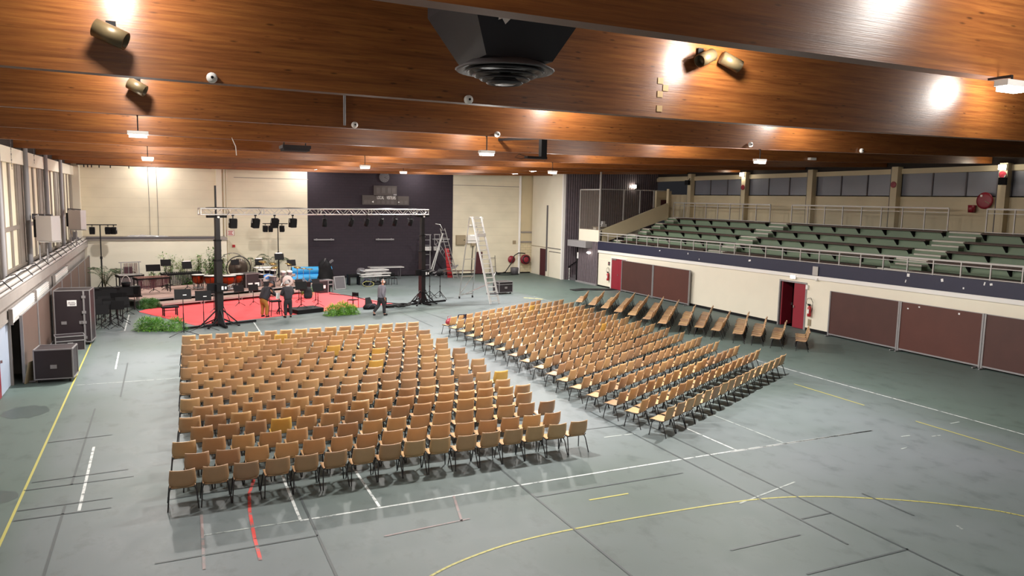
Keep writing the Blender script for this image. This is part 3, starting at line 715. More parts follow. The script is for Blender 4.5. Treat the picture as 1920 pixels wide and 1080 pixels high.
tag(MB().box(-.09,.09,-.07,0,-.09,.09).box(-.05,.05,-.075,-.07,-.05,.05).build('alarm_box', M['redlight'], None, (4.5,YB,2.4)), 'small red alarm box low on the cream back wall', 'box')
t = thing('electrical_box', 'brown electrical cabinet on cream back wall right of the dark wall', 'cabinet', (21.3,YB,2.75)); MB().box(-.38,.38,-.22,0,-.38,.38).build('cabinet', M['cardtan'], t); MB().box(-.34,.34,-.24,-.22,-.34,.34).build('door', M['cardtan'], t); MB().box(.22,.3,-.26,-.24,-.03,.03).build('latch', M['black'], t)
t = thing('electrical_box', 'white electrical cabinet behind the tall ladder, on the back wall', 'cabinet', (22.35,YB,2.8)); MB().box(-.5,.5,-.22,0,-.3,.35).build('cabinet', M['white'], t); MB().box(-.2,.15,-.3,-.2,-.5,-.3).build('socket_box', M['cardtan'], t); MB().tube([(0,-.1,-.5),(-.05,-.08,-1.4),(-.1,-.1,-2.6)], .03, 6).build('cable', M['cable'], t)
tag(MB().box(-.13,.13,-.08,0,-.13,.13).build('alarm_box', M['cardtan'], None, (26.0,YB,2.55)), 'small brown box on the back wall beside the white pipe', 'box')
t = thing('hose_reel', 'red fire hose reel with black hose in the far right corner', 'hose reel', (26.9,YB-.35,1.15))
Rr = Matrix.Rotation(PI/2,4,'X')
MB().lathe([(.001,-.12),(.4,-.12),(.4,-.09),(.2,-.09),(.2,.09),(.4,.09),(.4,.12),(.001,.12)], Rr, 24).build('drum', M['red'], t)
b = MB()
for k in range(4): b.tube([(.29*cos(a*PI/12),-.12+.06*k,.29*sin(a*PI/12)) for a in range(24)], .05, 6, closed=True)
b.build('hose_coil', M['cable'], t)
MB().tube([(-.1,-.1,.5),(-.7,-.12,.55),(-1.1,-.2,.35),(-1.5,-.4,-.3),(-2.1,-.7,-.9),(-2.9,-.8,-1.1),(-2.3,-.95,-1.11),(-1.6,-1.0,-1.11),(-1.0,-.8,-1.11)], .04, 7).build('hose', M['cable'], t)
tag(MB().lathe([(.001,0),(.3,0),(.33,.5),(.28,.55),(.001,.55)], None, 14).build('waste_bin', M['greydark'], None, (25.8,54.7,0)), 'dark bin on the floor beside the white pipe', 'bin')
tag(MB().lathe([(.001,-.05),(.3,-.05),(.3,.05),(.001,.05)], Rr, 20).build('hose_disc', M['red'], None, (25.75,YB-.1,1.15)), 'flat red disc on the wall left of the white pipe', 'hose reel')
t = thing('hand_truck', 'thin grey hand truck leaning on the back wall behind the tall ladder', 'trolley', (24.0,54.9,0))
MB().tube([(-.25,0,.1),(-.25,.25,1.5)], .02).tube([(.25,0,.1),(.25,.25,1.5)], .02).bar((-.25,.1,.6),(.25,.1,.6),.03).bar((-.25,.22,1.3),(.25,.22,1.3),.03).build('frame', M['greydark'], t)
for s in (-1,1): MB().cyl((.27*s,0,.1),(.33*s,0,.1),.1,n=12).build('wheel', M['rubber'], t)
MB().box(-.25,.25,-.3,0,.02,.04).build('foot_plate', M['greydark'], t)
tag(MB().box(-.3,.3,-.06,0,0,1.75).build('door_panel', M['darkred'], None, (22.9,YB-.01,.05)), 'narrow dark panel on the back wall behind the ladder rungs', 'panel')
# ------------------------------------------------------------------ stands: benches and rails
segs = [(6.5,21.9,'nearest section'),(23.75,33.63,'middle section'),(35.35,44.25,'far section')]
rown = ['lowest','second','third','fourth','top']
for i in range(1,6):
    for (y0, y1, nm) in segs:
        x, z = TX[i], TZ[i]
        t = thing('bench', 'brown plank bench on green brackets, %s row of the %s of the stand' % (rown[i-1], nm), 'bench', (x,y0,z), 0, 'plank benches of the stand')
        L = y1-y0
        b = MB(); b.box(-.34,.0,0,L,-.055,.0); b.build('plank', M['plank'], t)
        if i < 5: b = MB(); b.box(.0,.05,0,L,-.05,.03); b.build('edge_board', M['plank'], t)
        n = max(3, int(L/1.55))
        for k in range(n+1):
            y = .06 + (L-.12)*k/n
            b = MB(); b.add([(-.32,y-.045,-.05),(-.02,y-.045,-.05),(-.02,y-.045,-.36),(-.32,y+.045,-.05),(-.02,y+.045,-.05),(-.02,y+.045,-.36)], [(0,2,1),(3,4,5),(0,1,4,3),(1,2,5,4),(2,0,3,5)])
            b.build('bracket', M['black'], t)
def railing(name, label, pts0, pts1, h, n, mid, group, foot=0., panel=False):
    """a straight guard rail between two base points with n panels"""
    a = Vector(pts0); c = Vector(pts1)
    t = thing(name, label, 'railing', a, 0, group); d = c-a
    up = Vector((0,0,h))
    MB().bar(up, d+up, .07).build('top_rail', M['rail'], t)
    MB().bar(up-Vector((0,0,mid)), d+up-Vector((0,0,mid)), .03).build('middle_rail', M['rail'], t)
    MB().bar(Vector((0,0,.03)), d+Vector((0,0,.03)), .035).build('bottom_rail', M['rail'], t)
    for k in range(n+1):
        p = d*(k/n); MB().bar(p+Vector((0,0,foot)), p+up, .048).build('post', M['rail'], t)
    if panel: MB().quad(Vector((.0,0,.05)), d+Vector((0,0,.05)), d+up-Vector((0,0,mid)), up-Vector((0,0,mid))).build('clear_panel', M['clearglass'], t)
    return t
za, zb = 3.16+zt(5), 3.16+zt(45.6)
railing('guard_railing', 'long pale guard railing along the front edge of the stand', (XR-.02,5,za), (XR-.02,45.55,zb), .62, 35, .16, None)
G = 'guard railings at the top of the stand'
railing('guard_railing', 'grey guard railing at top of the stand, in front of the farthest windows', (34.0,45.0,4.92), (34.0,35.35,4.92), 1.08, 8, .2, G)
railing('guard_railing', 'grey guard railing with clear panels at top of the stand, middle one', (34.0,33.6,4.92), (34.0,23.75,4.92), 1.08, 8, .2, G, 0, True)
railing('guard_railing', 'grey guard railing at top of the stand, at the right edge', (34.0,21.9,4.92), (34.0,12,4.92), 1.08, 8, .2, G)
b = MB(); 
# booth glazing
t = thing('glass_booth', 'glazed control booth with pale frame above the dark slatted wall', 'booth', (28.1,45.7,0))
b = MB(); b.quad((.05,.05,3.95),(.05,2.8,3.95),(.05,2.8,6.82),(.05,.05,6.82)); b.build('front_pane', M['glass'], t)
b = MB(); b.add([(.1,0,3.97),(3.3,0,5.0),(3.3,0,6.85),(.1,0,6.85)],[(0,1,2,3)]); b.build('side_pane', M['glass'], t)
b = MB(); b.bar((.05,.02,3.95),(.05,.02,8.2),.09); b.bar((.05,2.8,3.95),(.05,2.8,6.82),.07); b.bar((.05,0,6.82),(.05,2.8,6.82),.07); b.bar((.05,0,6.85),(5.5,0,6.85),.05)
for x in (2.0,3.4,4.6): b.bar((x,0,3.95+.36*x),(x,0,6.85),.06)
b.build('frame', M['rail'], t)
tag(MB().box(-.18,.18,-.2,.2,0,1.15).build('pedestal', M['cream2'], None, (28.9,47.3,3.0)), 'pale narrow pedestal behind the booth glass', 'pedestal')
t = thing('projector', 'small pale projector on the desk inside the glass booth', 'projector', (29.3,47.1,4.15)); MB().box(-.2,.2,-.2,.2,0,.2).box(-.1,.1,-.15,.1,.2,.4).build('body', M['paper'], t); MB().cyl((-.2,0,.1),(-.3,0,.1),.07).build('lens', M['black'], t); MB().box(-.6,.6,-.5,.5,-.06,0).box(-.55,-.5,-.4,.4,-1.15,-.06).box(.5,.55,-.4,.4,-1.15,-.06).build('desk', M['cardtan'], t)
t = thing('cabinet', 'dark cabinet with pale top inside the glass booth', 'cabinet', (30.2,46.6,3.0)); MB().box(-.4,.4,-.4,.4,0,.95).build('body', M['greydark'], t); MB().box(-.43,.43,-.43,.43,.95,1.0).build('top', M['white'], t)
t = thing('cabinet', 'dark red door panel on the rear wall beside the booth', 'panel', (35.9,47.95,4.9)); MB().box(-.9,-.3,-.06,0.04,.0,1.3).build('panel', M['darkred'], t); MB().box(.0,.03,-.06,.0,.6,.7).build('handle', M['alu'], t)
def wall_light(x, y, z, label):
    t = thing('wall_light', label, 'lamp', (x,y,z), 0, 'bright bulkhead lights above the stand')
    MB().box(-.05,.0,-.16,.16,-.13,.13).build('base', M['white'], t)
    MB().box(-.17,-.05,-.14,.14,-.11,.11).build('diffuser', M['domelight'], t)
    l = bpy.data.lights.new('wall_light','POINT'); l.energy = 11; l.shadow_soft_size=.1; l.color=(1,.92,.75)
    o = bpy.data.objects.new('wall_light_source', l); COL.objects.link(o); o.location=(x-.35,y,z)
wall_light(XU-.36,39.75,7.98,'bright bulkhead light on a pilaster above the far stand railing')
wall_light(XU-.36,22.4,7.95,'bright bulkhead light on the pilaster beside the red hose reel')
wall_light(33.9,49.85,7.2,'bright bulkhead light on the dark cladding above the booth')
for y, z, lab in [(39.7,7.12,'round prohibition sign on pilaster below the far bulkhead light'),(28.15,7.2,'round red prohibition sign on pilaster above the middle stand railing'),(22.4,7.62,'round prohibition sign under the bulkhead light near the red reel')]:
    t = thing('prohibition_sign', lab, 'sign', (XU-.37,y,z), 0, 'round prohibition signs on pilasters')
    Ry = Matrix.Rotation(-PI/2,4,'Y')
    MB().lathe([(.001,.0),(.15,0),(.15,.015),(.001,.015)], Ry, 20).build('disc', M['cream_dim'], t)
    MB().lathe([(.15,.0),(.168,0),(.168,.02),(.15,.02)], Ry, 24).bar((-.018,-.11,.11),(-.018,.11,-.11),.02,.01).build('ring', M['red'], t)
for y, z, lab in [(45.4,7.5,'small black loudspeaker on the farthest pilaster above the stand'),(22.25,7.3,'small black loudspeaker on the pilaster below the near bulkhead light')]:
    t = thing('loudspeaker', lab, 'loudspeaker', (XU-.42,y,z)); MB().cbox((-.14,0,0),(.26,.3,.34),.3).build('cabinet', M['black'], t); MB().bar((-.1,0,.1),(.1,0,.35),.04).build('bracket', M['blackmetal'], t)
t = thing('hose_reel', 'large red hose reel on the wall behind the stand', 'hose reel', (XU-.14,23.25,6.4))
Ry = Matrix.Rotation(-PI/2,4,'Y')
MB().lathe([(.001,0),(.38,0),(.4,.03),(.4,.07),(.3,.09),(.001,.09)], Ry, 28).build('front_disc', M['red'], t)
MB().lathe([(.2,-.12),(.2,0)], Ry, 16).build('drum', M['red'], t); MB().bar((-.1,-.05,-.02),(-.1,-.28,-.14),.03).build('nozzle', M['cardtan'], t); MB().box(-.11,-.09,.1,.2,.18,.28).build('sticker', M['white'], t)
tag(MB().lathe([(.001,0),(.15,0),(.17,.36),(.001,.36)], None, 14).build('fire_bucket', M['red'], None, (XU-.2,23.85,5.82)), 'dark red bucket hung on wall left of the red reel', 'bucket')
# ------------------------------------------------------------------ lower right wall
def hoarding(y0, y1, x, label, m, group, zt_=2.08, right=True, tilt=0):
    """brown board in a grey steel frame on feet; y0 < y1"""
    t = thing('barrier_board', label, 'barrier', (x,y0,0), 0, group); L = y1-y0; s = -1 if right else 1
    MB().box(-.015,.015,.07,L-.07,.13,zt_).build('board', m, t)
    b = MB(); MB().box(-.03,.03,.05,L-.05,.07,.13).build('bottom_rail', M['galv'], t); MB().box(-.02,.02,.07,L-.07,zt_,zt_+.02).build('top_rail', M['galv'], t)
    for y in (.035,L-.035): MB().box(-.04,.04,y-.035,y+.035,0.02,zt_+.02).build('post', M['galv'], t)
    for y in (.12,L-.12): MB().bar((.06*-s,y,.03),(s*.28,y,.03),.05,.04).build('foot', M['galv'], t)
    return t
G = 'brown barrier boards along the right wall'
hoarding(21.3,24.95,27.95,'brown barrier board just right of the open red door',M['board'],G)
hoarding(17.72,21.27,27.93,'reddish brown barrier board with pale specks, second right of open door',M['boardred'],G)
hoarding(14.1,17.7,27.93,'brown barrier board cut by the right edge of view',M['board'],G)
hoarding(38.75,42.3,27.92,'brown barrier board half covering the far closed red door',M['board'],G)
hoarding(35.1,38.72,27.92,'brown barrier board left of the open red door, second from far red door',M['boardred'],G)
for k, (y, z) in enumerate([(18.7,1.95),(20.4,1.98),(20.9,1.85)]):
    tag(MB().cbox((0,0,0),(.008,.07,.05 if k else .07)).build('paper_scrap', M['paper'], None, (27.9,y,z)), ['white scrap at the upper right of the reddish barrier board','white scrap at the upper left of the reddish barrier board','lower pale scrap at upper left of the reddish barrier board'][k], 'paper', 'scraps on the barrier board')
def extinguisher(y, label, z=.72):
    t = thing('fire_extinguisher', label, 'fire extinguisher', (XR-.12,y,z))
    MB().lathe([(.001,0),(.085,0),(.09,.05),(.09,.42),(.05,.5),(.03,.52),(.001,.52)], None, 14).build('cylinder', M['redlight'], t)
    MB().box(-.03,.03,-.04,.1,.52,.6).build('valve', M['black'], t)
    MB().tube([(0,.06,.55),(-.02,.2,.62),(0,.15,.85),(0,-.05,.9),(-.02,-.2,.7),(-.02,-.18,.4),(-.02,-.12,.2)], .014, 6).build('hose', M['cable'], t)
    MB().box(-.095,-.085,-.05,.05,.15,.35).build('data_label', M['white'], t)
extinguisher(26.15,'red fire extinguisher on the wall right of the open red door')
extinguisher(44.1,'red fire extinguisher on the wall left of the far closed red door',.55)
t = thing('exit_light', 'bright white emergency light above the open red door', 'lamp', (XR-.02,27.35,2.5)); MB().box(-.06,0,-.17,.17,-.09,.09).build('housing', M['white'], t); MB().box(-.08,-.06,-.15,.15,-.075,.075).build('diffuser', emit('exit_light_glow','#fff2d8',2.2), t)
t = thing('emergency_light', 'oval white light on the dark slatted wall under the canopy', 'lamp', (XR-.13,46.6,2.3)); MB().box(-.12,0.03,-.05,.05,-.04,.04).build('bracket', M['white'], t); MB().lathe([(.001,-.1),(.1,-.06),(.13,0),(.1,.06),(.001,.1)], Matrix.Translation((-.1,0,0)) @ Matrix.Diagonal((.7,2.1,.9,1)), 14).build('diffuser', emit('oval_light_glow','#fff6e8',5), t)
tag(MB().box(-.03,0,-.16,.16,0,.42).build('notice_plate', M['rail'], None, (XR-.1,25.95,2.72)), 'grey plate on the navy fascia above the fire extinguisher', 'sign')
t = thing('small_camera', 'small white device under the white band above the extinguisher', 'camera', (XR-.1,25.85,2.45)); MB().lathe([(.001,0),(.06,.02),(.06,.1),(.001,.12)], None, 10).build('dome', M['white'], t); MB().box(-.02,.1,-.03,.03,.1,.15).build('bracket', M['white'], t)
tag(MB().box(-.02,0,-.1,.1,0,.32).box(-.03,-.02,-.07,.07,.08,.24).build('wall_vent', M['cardtan'], None, (XR,26.2,.25)), 'small brown grille low on wall under the near extinguisher', 'vent')
t = thing('switch_box', 'small dark box on wall left of the far red door', 'switch', (XR,44.15,1.72)); MB().box(-.06,0,-.08,.08,-.12,.12).build('box', M['greydark'], t); MB().box(-.07,-.06,-.03,.03,-.03,.05).build('button', M['redlight'], t)
b = MB(); b.box(-.015,0,-.6,.6,0,1.85); b.build('wall_hatch', M['cream2'], None, (XR,44.95,.1)); tag(bpy.data.objects['wall_hatch'], 'flush cream hatch panel on wall left of the far extinguisher', 'panel')
tag(MB().box(-.02,0,-.09,.09,0,.45).build('notice_sheet', M['paper'], None, (XR-.13,48.3,1.75)), 'upright white sheet on the edge of the dark slatted wall', 'paper')
t = thing('handrail', 'dark stair handrail rising beside the slatted cladding', 'handrail', (28.0,49.8,0)); MB().bar((0,0,.95),(2.4,0,2.4),.06).build('rail', M['blackmetal'], t); b = MB()
for k in range(8): b.bar((.06,-.1,.12*k),(.06,-.1,.12*k+.06),.07)
b.build('striped_post', M['paper'], t); MB().bar((.06,-.1,0),(.06,-.1,.95),.06).build('post', M['black'], t)
# scraps of paper left on the navy fascia
for k, (y, z, w, h, lab) in enumerate([(38.3,3.0,.12,.06,'far left'),(35.53,3.06-.05,.06,.1,'third from left'),(34.5,2.75,.05,.08,'fourth from left'),(30.4,3.0,.16,.09,'left of the grey plate'),(21.1,3.12,.12,.13,'first right of the grey plate'),(21.2,2.86,.04,.12,'below the first one right of the plate'),(19.6,3.06,.1,.12,'second right of the grey plate'),(18.7,2.84,.06,.07,'lowest one near the right edge'),(17.9,3.1,.05,.13,'next to last toward the right edge'),(17.65,3.1,.1,.08,'nearest the right edge')]):
    tag(MB().cbox((0,0,0),(.006,w,h),0,0,rad(12*(k%3-1))).build('paper_scrap', M['paper'], None, (XR-.082,y,z+zt(y)*.6)), 'white paper scrap on navy fascia, '+lab, 'paper', 'paper scraps on the navy fascia')
t = thing('black_cloth', 'flat black cloth lying on floor before the slatted wall', 'cloth', (26.6,43.6,0))
P = []
for i in range(7):
    P.append([(-1.7+.55*i+.05*sin(j*2+i), (-.5+.17*j)*(1-.09*abs(i-3))+.25*sin(i*.9), .012+.035*abs(sin(i*1.7+j*1.3))) for j in range(7)])
MB().grid(P).build('fabric', M['rubber'], t)
for o in [c for c in t.children]: pass
# ------------------------------------------------------------------ chairs
def chair_parts():
    W = .465; n = 7
    # seat: dished, front edge rolled down
    P = []; Q = []
    prof = [(.25,.388),(.23,.417),(.15,.424),(.04,.412),(-.08,.405),(-.16,.412),(-.2,.437)]
    for (y, z) in prof:
        rowP = []; rowQ = []
        for j in range(n):
            u = -1+2*j/(n-1); w = W/2*(.96 if y > .2 else 1.)*(.93 if y < -.15 else 1)
            zz = z + .012*(abs(u)**2.5)
            rowP.append((u*w, y, zz)); rowQ.append((u*w*.985, y-.003, zz-.014))
        P.append(rowP); Q.append(rowQ)
    seat = MB().shell(P, Q)
    P = []; Q = []
    prof = [(-.2,.436,.82),(-.216,.474,.93),(-.233,.54,1.),(-.25,.61,1.),(-.268,.68,.97),(-.284,.74,.945),(-.298,.795,.92)]
    for (y, z, k) in prof:
        rowP = []; rowQ = []
        for j in range(n):
            u = -1+2*j/(n-1); yy = y + .042*u*u; zz = z + (.012*u*u if z > .7 else 0)
            rowP.append((u*W/2*k*1.04, yy, zz)); rowQ.append((u*W/2*k*1.04, yy-.014, zz-.002))
        P.append(rowP); Q.append(rowQ)
    back = MB().shell(Q, P)
    fr = MB()
    for s in (-1,1): fr.tube([(s*.225,.15,.392),(s*.225,-.13,.389),(s*.21,-.215,.455)], .011, 5)
    fr.bar((-.225,.12,.388),(.225,.12,.388),.018).bar((-.225,-.1,.384),(.225,-.1,.384),.018)
    legs = []
    for s in (-1,1):
        for y0, y1 in ((.14,.215),(-.11,-.275)):
            legs.append(MB().tube([(s*.225,y0,.392),(s*.24,y0+(y1-y0)*.3,.33),(s*.272,y1,.0)], .013, 5))
    return seat, back, fr, legs
seat_mb, back_mb, fr_mb, leg_mbs = chair_parts()
CH = {'seat': [seat_mb.mesh('seat', m) for m in M['chairs']], 'backrest': [back_mb.mesh('backrest', m) for m in M['chairs']],
      'frame': fr_mb.mesh('chair_frame', M['chairmetal']), 'legs': [l.mesh('chair_leg', M['chairmetal']) for l in leg_mbs]}
def new_chair(label, loc, rz, group, v):
    t = thing('stacking_chair', label, 'chair', loc, rz, group)
    link('seat', CH['seat'][v], t); link('backrest', CH['backrest'][v], t); link('frame', CH['frame'], t)
    for l in CH['legs']: link('leg', l, t)
    return t
LB = dict(q=(.21,14.97,8.88,15.0,16),p=(.53,15.9,8.63,15.87,15),o=(.3,16.77,8.99,16.85,16),n=(.66,17.73,8.82,17.81,15),m=(.44,18.58,9.16,18.62,16),l=(.78,19.43,8.9,19.43,15),k=(.53,20.3,9.27,20.43,16),j=(.8,21.25,8.93,21.37,15),
   i=(.57,22.15,9.31,22.29,16),h=(.87,23.1,9.01,23.2,15),g=(.62,24.02,9.36,24.18,16),f=(.85,24.9,9.04,25.1,15),e=(.67,25.85,9.41,26.14,16),d=(1.,26.78,9.04,27.08,15),c=(.71,27.7,9.33,27.97,16),b=(1.03,28.65,9.18,28.93,15),a=(.77,29.6,9.51,29.93,16))
RB = [(11.63,30.76,17.77,34.56,13),(11.67,29.97,19.1,34.5,16),(11.69,29.0,19.13,33.42,16),(11.65,27.95,19.12,32.31,16),(11.63,26.95,19.15,31.43,16),(11.64,25.94,19.2,30.44,16),(11.66,24.92,19.15,29.36,16),(11.66,23.84,19.18,28.34,16),(11.65,22.8,19.05,27.27,16),
   (11.63,21.74,19.11,26.34,16),(11.57,20.76,19.11,25.27,16),(11.52,19.9,19.05,24.21,16),(11.46,18.93,19.04,23.1,16),(11.42,17.94,19.02,22.12,16),(11.48,17.02,19.2,21.18,16),(11.58,16.15,19.4,20.31,16),(11.78,15.25,19.62,19.31,16)]
TB = [(20.79,35.89,53.5,5),(20.89,34.68,52.2,7),(20.91,33.41,51,9),(20.87,32.07,50,11),(20.92,30.92,49.4,11),(20.92,29.61,49,12),(20.86,28.31,48.3,12),(21.45,27.56,48.5,9),(21.8,26.85,46.5,10),(22.04,25.97,44.5,8),(22.38,24.95,46,9),(22.8,24.27,45,7),(23.16,23.5,43.5,6),(23.72,22.67,44.5,4)]
seats = []
rows_left = 'qponmlkjihgfedcba'
def rowname(k, tot): return ('nearest row' if k == 0 else 'farthest row' if k == tot-1 else ORD[k]+' nearest row')
for k, key in enumerate(rows_left):
    x0, y0, x1, y1, n = LB[key]; a = math.atan2(y1-y0, x1-x0)
    for i in range(n):
        f = i/(n-1); p = (x0+(x1-x0)*f-.28*sin(a), y0+(y1-y0)*f+.28*cos(a))
        pos = 'leftmost' if i == 0 else 'rightmost' if i == n-1 else ORD[i]+' from the left'
        v = 4 if (key, i) in (('k',15),('e',8),('h',9),('f',10),('n',3),('b',5)) else RND.choices([0,1,2,3],[5,3,3,2])[0]
        col = 'bright yellowish' if v == 4 else 'tan'
        seats.append((p, a, '%s plastic chair, %s in %s of left block' % (col, pos, rowname(k,17)), 'chairs of the left block', v))
for k in range(17):
    x0, y0, x1, y1, n = RB[16-k]; a = math.atan2(y1-y0, x1-x0)
    for i in range(n):
        f = i/(n-1); p = (x0+(x1-x0)*f-.28*sin(a), y0+(y1-y0)*f+.28*cos(a))
        pos = 'aisle seat' if i == 0 else 'far end seat' if i == n-1 else ORD[i]+' from the centre aisle'
        seats.append((p, a, 'tan plastic chair, %s in %s of angled middle block' % (pos, rowname(k,17)), 'chairs of the angled middle block', RND.choices([0,1,2,3,4],[5,3,4,2,.12])[0]))
for k in range(14):
    x0, y0, ang, n = TB[13-k]; a = rad(ang)
    ox, oy = x0 + .22*cos(a) + .16*sin(a), y0 + .22*sin(a) - .16*cos(a)
    for i in range(n):
        p = (ox+.52*i*cos(a), oy+.52*i*sin(a))
        seats.append((p, a, 'tan plastic chair, %s in %s of right-hand block' % ('aisle end' if i == 0 else ORD[i]+' from its aisle end', rowname(k,14)), 'chairs of the right-hand block', RND.choices([0,1,2,3],[5,3,4,2])[0]))
order = sorted(range(len(seats)), key=lambda i: Vector((seats[i][0][0],seats[i][0][1],-5.5)).length)
near = set(order[:300])
rest = MB()
part_all = []
for v in range(5):
    q = MB(); 
    for mbx in (seat_mb, back_mb):
        o = MB().merge(mbx, Matrix.Identity(4)); o.m = [v]*len(o.f); q.merge(o, Matrix.Identity(4))
    for mbx in [fr_mb]+leg_mbs:
        o = MB().merge(mbx, Matrix.Identity(4)); o.m = [5]*len(o.f); q.merge(o, Matrix.Identity(4))
    part_all.append(q)
for i, (p, a, lab, grp, v) in enumerate(seats):
    a2 = a + RND.gauss(0,.022); x, y = p[0]+RND.gauss(0,.012), p[1]+RND.gauss(0,.014)
    if i in near: new_chair(lab, (x,y,0), a2, grp, v)
    else: rest.merge(part_all[v], Matrix.Translation((x,y,0)) @ Matrix.Rotation(a2,4,'Z'))
o = rest.build('stacking_chairs', M['chairs']+[M['chairmetal']])
tag(o, 'remaining rows of tan plastic chairs farther back in the middle and right-hand blocks', 'chairs', None, 'stuff')
t = thing('shoulder_bag', 'red bag on the aisle seat of the farthest middle row', 'bag', (11.5,30.98,.43))
MB().lathe([(.001,0),(.17,.02),(.2,.1),(.16,.2),(.06,.27),(.001,.28)], Matrix.Diagonal((1.1,.75,1,1)), 14).build('bag_body', M['red'], t); MB().tube([(-.12,0,.2),(-.1,.05,.34),(.05,.05,.36),(.12,0,.2)], .012, 5).build('strap', M['red'], t)
t = thing('coat', 'dark navy coat over a chair back beside the red bag', 'coat', (12.15,31.1,.45))
P = [[(-.2+.1*i, -.02+.08*sin(j*.9)+.02*sin(i*2+j), .38-.075*j) for j in range(7)] for i in range(5)]
Q = [[(x,y+.05,z) for x,y,z in r] for r in P]
MB().shell(P,Q).build('fabric', M['navy'], t)

# ------------------------------------------------------------------ left wall fittings
G = 'brown barrier boards along the left wall'
ys = [(27.05,30.3),(30.35,33.9),(33.95,37.5),(37.55,41.1),(41.15,44.7),(44.75,48.3),(48.35,51.6)]
nm = ['brown barrier board by the left wall, nearest the pale blue door','brown barrier board by the left wall, behind the tall flight case','brown barrier board by the left wall, third from the blue door','brown barrier board by the left wall, fourth from the blue door','brown barrier board by the left wall, fifth from the blue door','brown barrier board by the left wall, sixth from the blue door','brown barrier board in the far left corner near the light stand']
for (y0,y1), l in zip(ys, nm): hoarding(y0,y1,-4.02,l,M['boardwarm'],G,2.12,False)
for k, (y0, y1) in enumerate([(26.7,31.1),(31.6,34.9),(37,41.8)]):
    t = thing('louvre_panel', ['white ribbed panel above the boards, nearest the blue door','white ribbed panel above the boards, middle of three','white ribbed panel above the boards, farthest of three'][k], 'vent', (XL+.03,y0,1.95), 0, 'white ribbed panels on the left wall')
    MB().box(0,.03,0,y1-y0,0,.42).build('back_plate', M['grey'], t)
    b = MB()
    for i in range(5): b.box(.03,.1,0,y1-y0,.01+.085*i,.065+.085*i)
    b.build('slat', M['white'], t)
    MB().box(0,.11,-.06,0,-.03,.45).box(0,.11,y1-y0,y1-y0+.06,-.03,.45).build('end_post', M['concrete'], t)
for k, (x, z, r) in enumerate([(-4.3,3.09,.085),(-4.42,3.2,.06),(-4.18,3.0,.05)]):
    tag(MB().cyl((x,-10,z),(x,52.3,z),r,n=10).build('pipe', M['spkgrey'] if k else M['rail']), ['thick pale pipe along the left window ledge','grey pipe behind the thick one on the left ledge','thin pipe at the front edge of the left ledge'][k], 'pipe', 'pipes along the left ledge')
b = MB()
b.tube([(-4.36,10+.5*i,3.2+.02*sin(i*1.3)) for i in range(84)], .02, 5); o = tag(b.build('ledge_cable', M['cable']), 'black cable run along the pipes of the left ledge', 'cable')
for k in range(14):
    y = 22+2.1*k; MB().tube([(-4.55,y,3.22),(-4.3,y+.05,3.3),(-4.1,y+.1,3.05)], .018, 5).build('cable_tie', M['cable'], o)
def wall_speaker(x, y, ycol, rz, label):
    t = thing('loudspeaker', label, 'loudspeaker', (x,y,4.0), 0, 'grey loudspeakers hung by the left windows')
    MB().cbox((0,0,.5),(.62,.55,.98),rz).build('cabinet', M['spkgrey'], t)
    c, s_ = cos(rz), sin(rz)
    MB().cbox((-.37*c,-.37*s_,.5),(.12,.5,.7),rz).build('driver_back', M['black'], t)
    MB().bar((-.6,ycol-y,1.02),(.15,0,1.02),.06).bar((-.6,ycol-y,.85),(-.1,0,1.02),.05).cbox((-.56,ycol-y,.93),(.1,.3,.12)).build('bracket', M['greydark'], t)
    MB().cyl((-.32,-.1,-.85),(-.32,-.1,1.05),.03).cyl((-.1,.2,-.85),(-.1,.2,0),.03).build('pole', M['grey'], t)
    MB().box(-.3,.4,-.3,.3,-.04,0).build('base_plate', M['rail'], t)
wall_speaker(-4.05,34.6,35.3,rad(-28),'grey loudspeaker hung by the left windows, nearer one')
wall_speaker(-3.95,44.9,46.8,rad(-22),'grey loudspeaker hung by the left windows, farther one')
tag(MB().box(-.2,.2,-.25,.25,0,.25).box(-.05,.15,-.1,.15,.25,.55).build('equipment_box', M['greydark'], None, (-4.55,49.5,3.1)), 'dark small machine on the left ledge in the far corner', 'box')
tag(MB().tube([(-.1,0,.4),(-.15,0,.7),(0,0,.95),(.12,0,.75),(.1,0,.4)], .02, 5).build('cable_loop', M['yellow'] if 'yellow' in M else M['cardtan'], None, (-4.55,49.5,3.1)), 'loop of yellowish cable above the machine on the left ledge', 'cable')
t = thing('plastic_sheet', 'crumpled pale plastic sheeting on top of the low block wall', 'sheet', (-2.0,53.3,3.1))
P = [[(2.35*i/16+.02*sin(j*3), -.25+.5*j/5, .04+.16*abs(sin(i*.8+j*.7))*(1-.5*abs(i-6)/10)) for j in range(6)] for i in range(17)]
MB().shell([[(x,y,0) for x,y,z in r] for r in P], P).build('sheet', M['foil'], t)
tag(MB().bar((-.2,0,.05),(2.4,0,.05),.09).build('aluminium_profile', M['alu'], None, (-2.0,52.9,3.1)), 'aluminium bar lying before the plastic sheeting on the low wall', 'bar')

